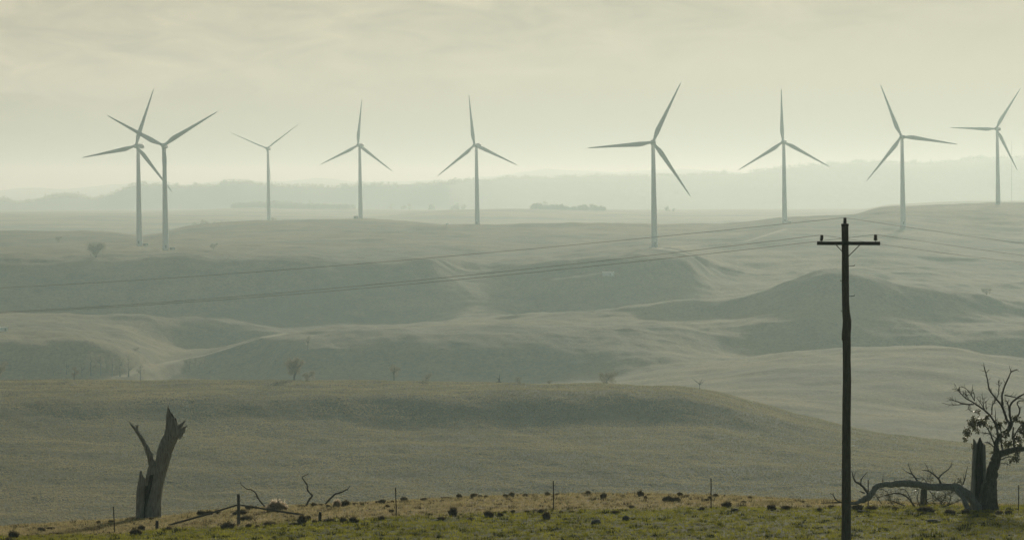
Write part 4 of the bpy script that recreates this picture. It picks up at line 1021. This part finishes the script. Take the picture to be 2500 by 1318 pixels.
for i, (px, py, w, h, lab) in enumerate(VT):
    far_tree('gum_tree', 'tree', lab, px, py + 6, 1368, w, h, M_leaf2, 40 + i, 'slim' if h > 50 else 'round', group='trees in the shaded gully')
b = at(1218, 924); m = MB(); s_ = 945 / F
m.tube([(0, 0, -0.3), (0.1, 0, 8 * s_), (0.4 * s_ * 5, 0, 22 * s_)], [0.35, 0.22, 0.06], 7, wob=0.1); m.tube([(-10 * s_, 0, 0.1), (0, 0, 0.5), (12 * s_, 0.2, 0.2)], [0.2, 0.3, 0.1], 6, wob=0.1)
m.tube([(0.1, 0, 8 * s_), (-6 * s_, 0.1, 15 * s_)], [0.15, 0.05], 5)
o = m.build('dead_stub', M_black); o.location = b; tag(o, 'thin black dead stub on the near hill crest', 'dead tree')

def wood(name, lab, spots, mleaf, seed, per=26):
    """a far-off wood that reads as one mass"""
    rng = random.Random(seed); cl = []
    for (px, py, Y, w, h) in spots:
        x = (px - CX) / F * Y; s = Y / F; z0 = gz(x, Y)
        z1 = (HY - (py - h)) / F * Y
        hh = max(h * s * 0.7, (z1 - z0) * rng.uniform(0.62, 1.06)); w = w * rng.uniform(0.7, 1.25)
        for q in range(7):
            cl.append((Vector((x + rng.uniform(-0.5, 0.5) * w * s, Y + rng.uniform(-0.5, 0.5) * w * s, z0 + hh * rng.uniform(0.1, 0.88))), w * s * rng.uniform(0.2, 0.42)))
    V = []
    o = leaves(name, cl, 2.0, per / 4.0, mleaf, None, seed, 0.1)
    o['kind'] = 'stuff'; o['label'] = lab; return o
rng = random.Random(2)
S = []
for px in np.arange(572, 850, 5.0):
    topy = float(np.interp(px, [572, 590, 610, 640, 680, 700, 720, 745, 770, 790, 820, 850], [500, 491, 489, 486, 484, 487, 491, 496, 499, 505, 508, 512]))
    for r_ in range(3): S.append((px + rng.uniform(-4, 4), topy + 14 + 8 * r_ + rng.uniform(-2, 4), 5550 - 60 * r_, 13, 13))
for px, h in ((752, 16), (758, 18), (764, 15), (1050, 9), (1055, 10), (1060, 8), (1108, 12), (1114, 13), (1120, 10), (1130, 8), (860, 9), (955, 10), (985, 9), (1000, 9)): S.append((px, 506, 5500, 10, h))
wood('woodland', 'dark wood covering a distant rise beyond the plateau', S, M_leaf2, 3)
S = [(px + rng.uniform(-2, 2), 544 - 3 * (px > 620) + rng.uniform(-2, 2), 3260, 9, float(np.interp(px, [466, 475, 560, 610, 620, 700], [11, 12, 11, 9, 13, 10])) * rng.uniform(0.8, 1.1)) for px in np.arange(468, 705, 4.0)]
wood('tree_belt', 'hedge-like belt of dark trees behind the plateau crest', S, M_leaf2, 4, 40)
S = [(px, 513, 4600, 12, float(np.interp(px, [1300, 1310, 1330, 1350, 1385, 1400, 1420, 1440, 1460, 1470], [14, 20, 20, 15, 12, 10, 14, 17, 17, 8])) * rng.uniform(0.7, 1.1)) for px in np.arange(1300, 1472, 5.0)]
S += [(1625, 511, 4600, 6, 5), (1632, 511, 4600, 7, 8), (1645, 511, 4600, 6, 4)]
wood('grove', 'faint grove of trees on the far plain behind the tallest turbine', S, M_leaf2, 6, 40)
# forest roughening the crest of the range
S = []
for px in np.arange(-600, 3100, 4.5):
    for k in range(2):
        Yr = float(np.interp(px, TPX, TY[-4])) + rng.uniform(-90, 30); x = (px + rng.uniform(-3, 3) - CX) / F * Yr
        if pn(px / 60.0, k * 3.1, 9) > -0.25: S.append((x, Yr, rng.uniform(5, 11) * (0.6 + 0.9 * max(0, pn(px / 33.0, 4.2, 19)))))
cl = [(Vector((x, Yr, gz(x, Yr) + h * 0.5)), h * 0.7) for x, Yr, h in S]
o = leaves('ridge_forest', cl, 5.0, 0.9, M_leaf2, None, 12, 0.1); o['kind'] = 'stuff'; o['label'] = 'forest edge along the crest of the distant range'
# ================================================================== GRASS AND TUSSOCKS
def grass_mat(name, wt=0.45):
    m, nt, b = mat(name); L = nt.links.new
    a = nd(nt, 'ShaderNodeAttribute'); a.attribute_name = 'col'
    L(a.outputs['Color'], b.inputs['Base Color']); b.inputs['Roughness'].default_value = 0.8; b.inputs['Specular IOR Level'].default_value = 0.08
    t = nd(nt, 'ShaderNodeBsdfTranslucent'); L(a.outputs['Color'], t.inputs['Color'])
    mx = nd(nt, 'ShaderNodeMixShader'); mx.inputs['Fac'].default_value = wt
    L(b.outputs['BSDF'], mx.inputs[1]); L(t.outputs['BSDF'], mx.inputs[2]); L(mx.outputs['Shader'], nt.nodes['Material Output'].inputs['Surface'])
    return m
M_grass = grass_mat('paddock_grass')
M_tus = leaf_mat('tussock_blades', (0.085, 0.073, 0.046), (0.24, 0.195, 0.10), 0.7, 0.2, 0.34)
M_tusp = leaf_mat('pale_seeding_tussock', (0.30, 0.26, 0.19), (0.80, 0.70, 0.54), 0.7, 0.2, 0.6)
M_rock = noisy('lichen_rock', (0.05, 0.05, 0.045), (0.13, 0.125, 0.11), 6, 0.9, 0.6)

def grass_field(name, y0, y1, dens, h0, h1, col_fn, seed, blades=5, keep=None):
    rng = np.random.default_rng(seed)
    xm = 1400 / F * y1 + 3
    n = int(dens * (y1 - y0) * 2 * xm)
    x = rng.uniform(-xm, xm, n); y = rng.uniform(y0, y1, n)
    k = np.abs(x) < 1400 / F * y + 2; x, y = x[k], y[k]
    if keep is not None:
        k = keep(x, y, rng); x, y = x[k], y[k]
    n = len(x); z = height(x, y)
    c = col_fn(x, y, rng)                                   # n x 3
    hh = h0 + (h1 - h0) * np.clip(0.5 + 0.6 * fbm(x / 0.7, y / 0.7, seed, 2), 0, 1)
    B = blades
    xs = np.repeat(x, B) + rng.normal(0, 0.035, n * B); ys = np.repeat(y, B) + rng.normal(0, 0.035, n * B); zs = np.repeat(z, B) - 0.02
    h = np.repeat(hh, B) * rng.uniform(0.5, 1.25, n * B)
    an = rng.uniform(0, 2 * np.pi, n * B); ln = rng.uniform(0.1, 0.75, n * B) * h
    wa = rng.uniform(0, np.pi, n * B); w = rng.uniform(0.008, 0.018, n * B)
    bx, by = np.cos(wa) * w, np.sin(wa) * w
    tx, ty = xs + np.cos(an) * ln, ys + np.sin(an) * ln
    V = np.stack([np.stack([xs - bx, ys - by, zs], -1), np.stack([xs + bx, ys + by, zs], -1), np.stack([tx, ty, zs + h], -1)], 1).reshape(-1, 3)
    cc = np.repeat(c, B, 0) * rng.uniform(0.75, 1.25, (n * B, 1)); cc = np.repeat(np.clip(cc, 0, 0.9), 3, 0)
    cc = np.concatenate([cc, np.ones((len(cc), 1))], 1)
    o = mesh_np(name, V, np.arange(len(V)), 3, M_grass, False, {'col': cc})
    return o
def green(x, y, rng):
    t = np.clip(0.5 + 0.7 * fbm(x / 0.9, y / 1.3, 51, 3), 0, 1)[:, None]
    c = np.array([0.17, 0.18, 0.016]) * (1 - t) + np.array([0.46, 0.44, 0.05]) * t
    d = (rng.random(len(x)) < 0.10)[:, None]
    return np.where(d, np.array([0.32, 0.29, 0.14]), c)
def straw(x, y, rng):
    t = np.clip(0.5 + 0.7 * fbm(x / 1.8, y / 1.8, 57, 3), 0, 1)[:, None]
    c = np.array([0.34, 0.285, 0.135]) * (1 - t) + np.array([0.60, 0.51, 0.27]) * t
    d = (rng.random(len(x)) < 0.12)[:, None]
    return np.where(d, np.array([0.16, 0.165, 0.06]), c)
o = grass_field('green_grass', 99, 132, 34, 0.05, 0.15, green, 61, 5, lambda x, y, r: r.random(len(x)) > dryness(x, y) * 1.05)
o['kind'] = 'stuff'; o['label'] = 'short green grass of the near paddock'
o = grass_field('dry_grass', 112, 147, 30, 0.06, 0.17, straw, 62, 5, lambda x, y, r: r.random(len(x)) < dryness(x, y))
o['kind'] = 'stuff'; o['label'] = 'dry straw-coloured grass along the crest'
# low dark tufts all through the green, too many to count
def tufts():
    rng = np.random.default_rng(70); n = 9000
    y = rng.uniform(99, 146, n); x = rng.uniform(-1, 1, n) * (1400 / F * y)
    k = (fbm(x / 1.6, y / 1.6, 71, 2) + rng.normal(0, 0.25, n)) > 0.22; x, y = x[k], y[k]; z = height(x, y)
    n = len(x); B = 26; r = rng.uniform(0.05, 0.13, n) * rng.choice([0.7, 1, 1.5], n)
    a = rng.uniform(0, 2 * np.pi, n * B); d = np.sqrt(rng.random(n * B)); R_ = np.repeat(r, B)
    xs = np.repeat(x, B) + np.cos(a) * d * R_; ys = np.repeat(y, B) + np.sin(a) * d * R_; zs = np.repeat(z, B) - 0.02
    h = R_ * rng.uniform(0.8, 1.5, n * B) * (1.15 - 0.6 * d); w = rng.uniform(0.010, 0.022, n * B); wa = rng.uniform(0, np.pi, n * B)
    bx, by = np.cos(wa) * w, np.sin(wa) * w; lx, ly = np.cos(a) * d * R_ * 0.6, np.sin(a) * d * R_ * 0.6
    V = np.stack([np.stack([xs - bx, ys - by, zs], -1), np.stack([xs + bx, ys + by, zs], -1), np.stack([xs + lx, ys + ly, zs + h], -1)], 1).reshape(-1, 3)
    dr = dryness(x, y)[:, None]
    c = np.array([0.035, 0.04, 0.010]) * (1 - dr) + np.array([0.10, 0.082, 0.048]) * dr
    cc = np.repeat(np.repeat(c, B, 0) * rng.uniform(0.7, 1.4, (n * B, 1)), 3, 0); cc = np.concatenate([cc, np.ones((len(cc), 1))], 1)
    o = mesh_np('grass_tufts', V, np.arange(len(V)), 3, M_grass, False, {'col': cc}); o['kind'] = 'stuff'; o['label'] = 'small dark tufts dotted all through the grass'
tufts()

# coarse pasture tussocks over the near hill face, uncountable
def hill_tussocks():
    rng = np.random.default_rng(90); n = 330000
    y = np.sqrt(rng.uniform(570 ** 2, 945 ** 2, n)); x = rng.uniform(-1, 1, n) * (1420 / F * y)
    d = fbm(x / 30, y / 14, 92, 3)
    k = (d + rng.normal(0, 0.6, n)) > -0.9; x, y, d = x[k], y[k], d[k]; z = height(x, y); n = len(x); B = 4
    xs = np.repeat(x, B) + rng.normal(0, 0.12, n * B); ys = np.repeat(y, B) + rng.normal(0, 0.12, n * B); zs = np.repeat(z, B) - 0.05
    sz = np.repeat(rng.uniform(0.6, 1.3, n), B)
    h = rng.uniform(0.10, 0.27, n * B) * sz; w = rng.uniform(0.06, 0.13, n * B) * sz; wa = rng.uniform(0, np.pi, n * B)
    bx, by = np.cos(wa) * w, np.sin(wa) * w; lx, ly = rng.normal(0, 0.14, n * B), rng.normal(0, 0.14, n * B)
    V = np.stack([np.stack([xs - bx, ys - by, zs], -1), np.stack([xs + bx, ys + by, zs], -1), np.stack([xs + lx + bx * .5, ys + ly + by * .5, zs + h], -1), np.stack([xs + lx - bx * .5, ys + ly - by * .5, zs + h], -1)], 1).reshape(-1, 3)
    t = np.clip(0.5 + 0.6 * d + rng.normal(0, 0.16, n), 0, 1)[:, None]
    c = np.array([0.22, 0.195, 0.085]) * (1 - t) + np.array([0.47, 0.39, 0.19]) * t
    cc = np.repeat(np.repeat(c, B, 0), 4, 0); cc = np.concatenate([cc, np.ones((len(cc), 1))], 1)
    o = mesh_np('pasture_tussocks', V, np.arange(len(V)), 4, M_grass, False, {'col': cc}); o['kind'] = 'stuff'; o['label'] = 'coarse dry pasture grass over the near hillside'
hill_tussocks()

# ---- the tussocks one can count
def tussock_mesh(seed, mat_, pale=False):
    """ragged clump of arching blades, several crowns run together, dead stalks sticking out"""
    rng = np.random.default_rng(seed); n = 760
    nc = 3 + seed % 3; ca = rng.uniform(0, 2 * np.pi, nc); cd = rng.uniform(0.0, 0.3, nc); ch = rng.uniform(0.55, 1.0, nc); ch[0] = 1.0; cd[0] *= 0.3
    k = rng.integers(0, nc, n)
    a = rng.uniform(0, 2 * np.pi, n); d = np.sqrt(rng.random(n)) * 0.20
    bx, by = np.cos(ca[k]) * cd[k] + np.cos(a) * d, np.sin(ca[k]) * cd[k] + np.sin(a) * d
    top = ch[k] * (1 - 1.4 * d) * rng.uniform(0.5, 1.15, n); st = rng.random(n) < 0.04; top = np.where(st, top * 1.35, top)
    out = np.where(st, 0.08, rng.uniform(0.05, 0.34, n) * (0.4 + 3 * d))
    tx, ty = bx + np.cos(a) * out, by + np.sin(a) * out
    wa = rng.uniform(0, np.pi, n); w = np.where(st, 0.012, rng.uniform(0.022, 0.045, n))
    wx, wy = np.cos(wa) * w, np.sin(wa) * w
    mx, my, mz = bx + (tx - bx) * 0.35, by + (ty - by) * 0.35, top * 0.72
    tz = np.where(st, top, top * rng.uniform(0.8, 1.0, n))
    z0 = np.full(n, -0.18)
    V = np.stack([np.stack([bx - wx, by - wy, z0], -1), np.stack([bx + wx, by + wy, z0], -1), np.stack([mx + wx * 0.9, my + wy * 0.9, mz], -1),
                  np.stack([tx + wx * 0.15, ty + wy * 0.15, tz], -1), np.stack([tx - wx * 0.15, ty - wy * 0.15, tz], -1), np.stack([mx - wx * 0.9, my - wy * 0.9, mz], -1)], 1).reshape(-1, 3)
    o = mesh_np('grass_tussock', V, np.arange(len(V)), 6, mat_, False, link=False)
    return o.data
TM = [tussock_mesh(s, M_tus) for s in range(12)]; TP = [tussock_mesh(20 + s, M_tusp) for s in range(2)]

RAW = '''30 1312 28 20;22 1319 24 8;100 1296 20 12;125 1292 20 6;240 1277 12 7;270 1274 16 6;328 1307 30 18;346 1293 20 14;412 1294 18 12;328 1268 22 7;368 1268 14 6;
490 1257 24 13;512 1256 20 12;531 1253 16 10;556 1292 36 20;586 1256 30 14;598 1270 30 12;612 1243 30 10;655 1282 32 10;608 1288 18 12;628 1289 14 10;716 1282 22 8;
738 1279 24 22;752 1269 20 12;766 1277 14 10;806 1273 30 8;838 1275 20 14;863 1275 20 16;841 1237 24 16;735 1237 20 6;765 1235 16 8;783 1234 12 6;800 1239 12 8;868 1231 14 5;885 1232 10 5;
920 1227 10 5;935 1227 16 9;932 1269 14 12;958 1227 14 6;986 1223 20 12;1035 1222 18 8;1085 1217 30 5;1119 1217 14 13;1158 1215 16 12;1172 1213 12 6;1187 1214 12 6;1233 1213 14 8;1250 1212 16 11;1282 1211 12 7;1300 1208 8 5;
1336 1210 14 12;1361 1208 10 6;1374 1208 10 5;1105 1260 20 23;1106 1246 18 10;1192 1263 28 20;1335 1267 18 22;1322 1253 20 12;945 1239 12 8;955 1250 14 8;1220 1258 16 8;1233 1251 16 6;1252 1250 12 6;1286 1251 14 6;1148 1271 22 9;1076 1267 20 7;
1369 1253 12 8;1396 1251 14 6;1425 1207 10 6;1435 1207 14 10;1475 1217 16 15;1496 1208 6 4;1522 1213 10 7;1563 1211 16 16;1576 1219 10 10;1582 1209 10 5;1628 1225 28 17;1652 1225 20 14;1658 1210 14 10;1677 1213 10 6;1724 1224 20 8;1732 1217 12 7;1747 1213 14 8;1769 1212 6 5;
1777 1238 28 15;1830 1217 10 6;1816 1228 16 7;1713 1246 18 9;1505 1252 24 6;1541 1240 16 8;2000 1247 16 8;2095 1244 30 13;2128 1244 30 13;2030 1238 18 5;2262 1250 36 15;2317 1254 24 14;2360 1252 22 11;2440 1256 20 12;2462 1255 16 10;1885 1244 24 14;1918 1243 26 10;1960 1226 14 6;2185 1244 20 8'''
TUS = [tuple(float(v) for v in q.split()) for q in RAW.replace('\n', '').split(';')]
MARK = [(281, 'the leftmost picket'), (363, 'the dead trunk'), (582, 'the strainer post'), (675, 'the big pale tussock'), (781, 'the second timber peg'), (825, 'the small pale tussock'), (967, 'the second picket'), (1351, 'the third picket'), (1736, 'the fourth picket'),
        (2066, 'the power pole'), (2255, 'the tree stump'), (2405, 'the gum tree')]
ORD = ['', 'second ', 'third ', 'fourth ', 'fifth ', 'sixth ', 'seventh ', 'eighth ', 'ninth ', 'tenth ', 'eleventh ', 'twelfth ']
info = []
for (px, py, w, h) in TUS:
    Y = ground_hit(px, py)
    crest = Y is None or Y > 136
    if Y is None: Y = 138.5
    mk = min(MARK, key=lambda q: abs(q[0] - px)); side = 'left' if px < mk[0] else 'right'
    row = 'on the crest' if crest else ('in the dry grass' if dryness(np.array([(px - CX) / F * Y]), np.array([Y]))[0] > 0.5 else 'in the green grass')
    info.append([px, py, w, h, Y, row, side, mk])
for row in ('on the crest', 'in the dry grass', 'in the green grass'):
    for mk in MARK:
        for side in ('left', 'right'):
            g_ = sorted([q for q in info if q[5] == row and q[7] == mk and q[6] == side], key=lambda q: abs(q[0] - mk[0]))
            for k, q in enumerate(g_):
                shape = 'wide low' if q[2] > 2.2 * q[3] else ('tall' if q[3] > 0.95 * q[2] else ('broad' if q[2] >= 22 else ('tiny' if q[2] <= 12 else 'rounded')))
                q.append(f"{shape} tussock {row}, {'first' if k == 0 else ORD[k].strip()} {side} of {mk[1]}")
rng = random.Random(9)
for i, q in enumerate(info):
    px, py, w, h, Y, row, side, mk, lab = q
    s = Y / F; o = bpy.data.objects.new('grass_tussock', TM[i * 7 % 12]); COL.objects.link(o)
    o.location = at(px, Y); o.scale = (w * s * rng.uniform(1.0, 1.3), w * s * rng.uniform(0.9, 1.2), h * s * rng.uniform(1.0, 1.2)); o.rotation_euler = (0, 0, rng.uniform(0, 6.28))
    tag(o, lab, 'tussock', 'dark tussocks dotted along the paddock')
for px, py, w, h, lab in ((675, 1246, 52, 30, 'big pale tussock with white seed heads between the dry branches'), (824, 1239, 24, 22, 'smaller pale tussock at the foot of the right-hand dry branch')):
    Y = ground_hit(px, py) or 134; s = Y / F
    o = bpy.data.objects.new('grass_tussock', TP[0 if w > 30 else 1]); COL.objects.link(o)
    o.location = at(px, Y); o.scale = (w * s, w * s * 0.9, h * s * 1.1); tag(o, lab, 'tussock', 'pale seeding tussocks')
def rock(seed):
    import bmesh
    bm = bmesh.new(); bmesh.ops.create_icosphere(bm, subdivisions=3, radius=0.5)
    for v in bm.verts:
        c = v.co; k = 1 + 0.22 * float(pn(c.x * 2.3 + seed, c.y * 2.3 + c.z * 1.7)) + 0.08 * float(pn(c.x * 6 + seed, c.z * 6 + c.y * 3))
        v.co = c * k
        v.co.z = max(v.co.z, -0.3) + 0.15
    me = bpy.data.meshes.new('field_rock'); bm.to_mesh(me); bm.free(); me.materials.append(M_rock)
    return me
for i, (px, py, w, h, lab) in enumerate(((1455, 1278, 24, 15, 'grey pointed rock in the green grass, left of the darker rock'), (1528, 1270, 17, 15, 'dark upright rock in the green grass, right of the grey rock'),
                                         (1796, 1247, 22, 9, 'flat grey rock beside the broad tussock left of the power pole'), (2280, 1273, 36, 8, 'long flat rock in the green grass below the tree stump'), (2105, 1250, 26, 7, 'low rock in the grass just right of the power pole'))):
    Y = ground_hit(px, py) or 118; s = Y / F
    o = bpy.data.objects.new('field_rock', rock(i * 5.3)); COL.objects.link(o); o.location = at(px, Y); o.scale = (w * s, w * s * 0.8, h * s * 1.15)
    tag(o, lab, 'rock', 'rocks lying in the paddock')
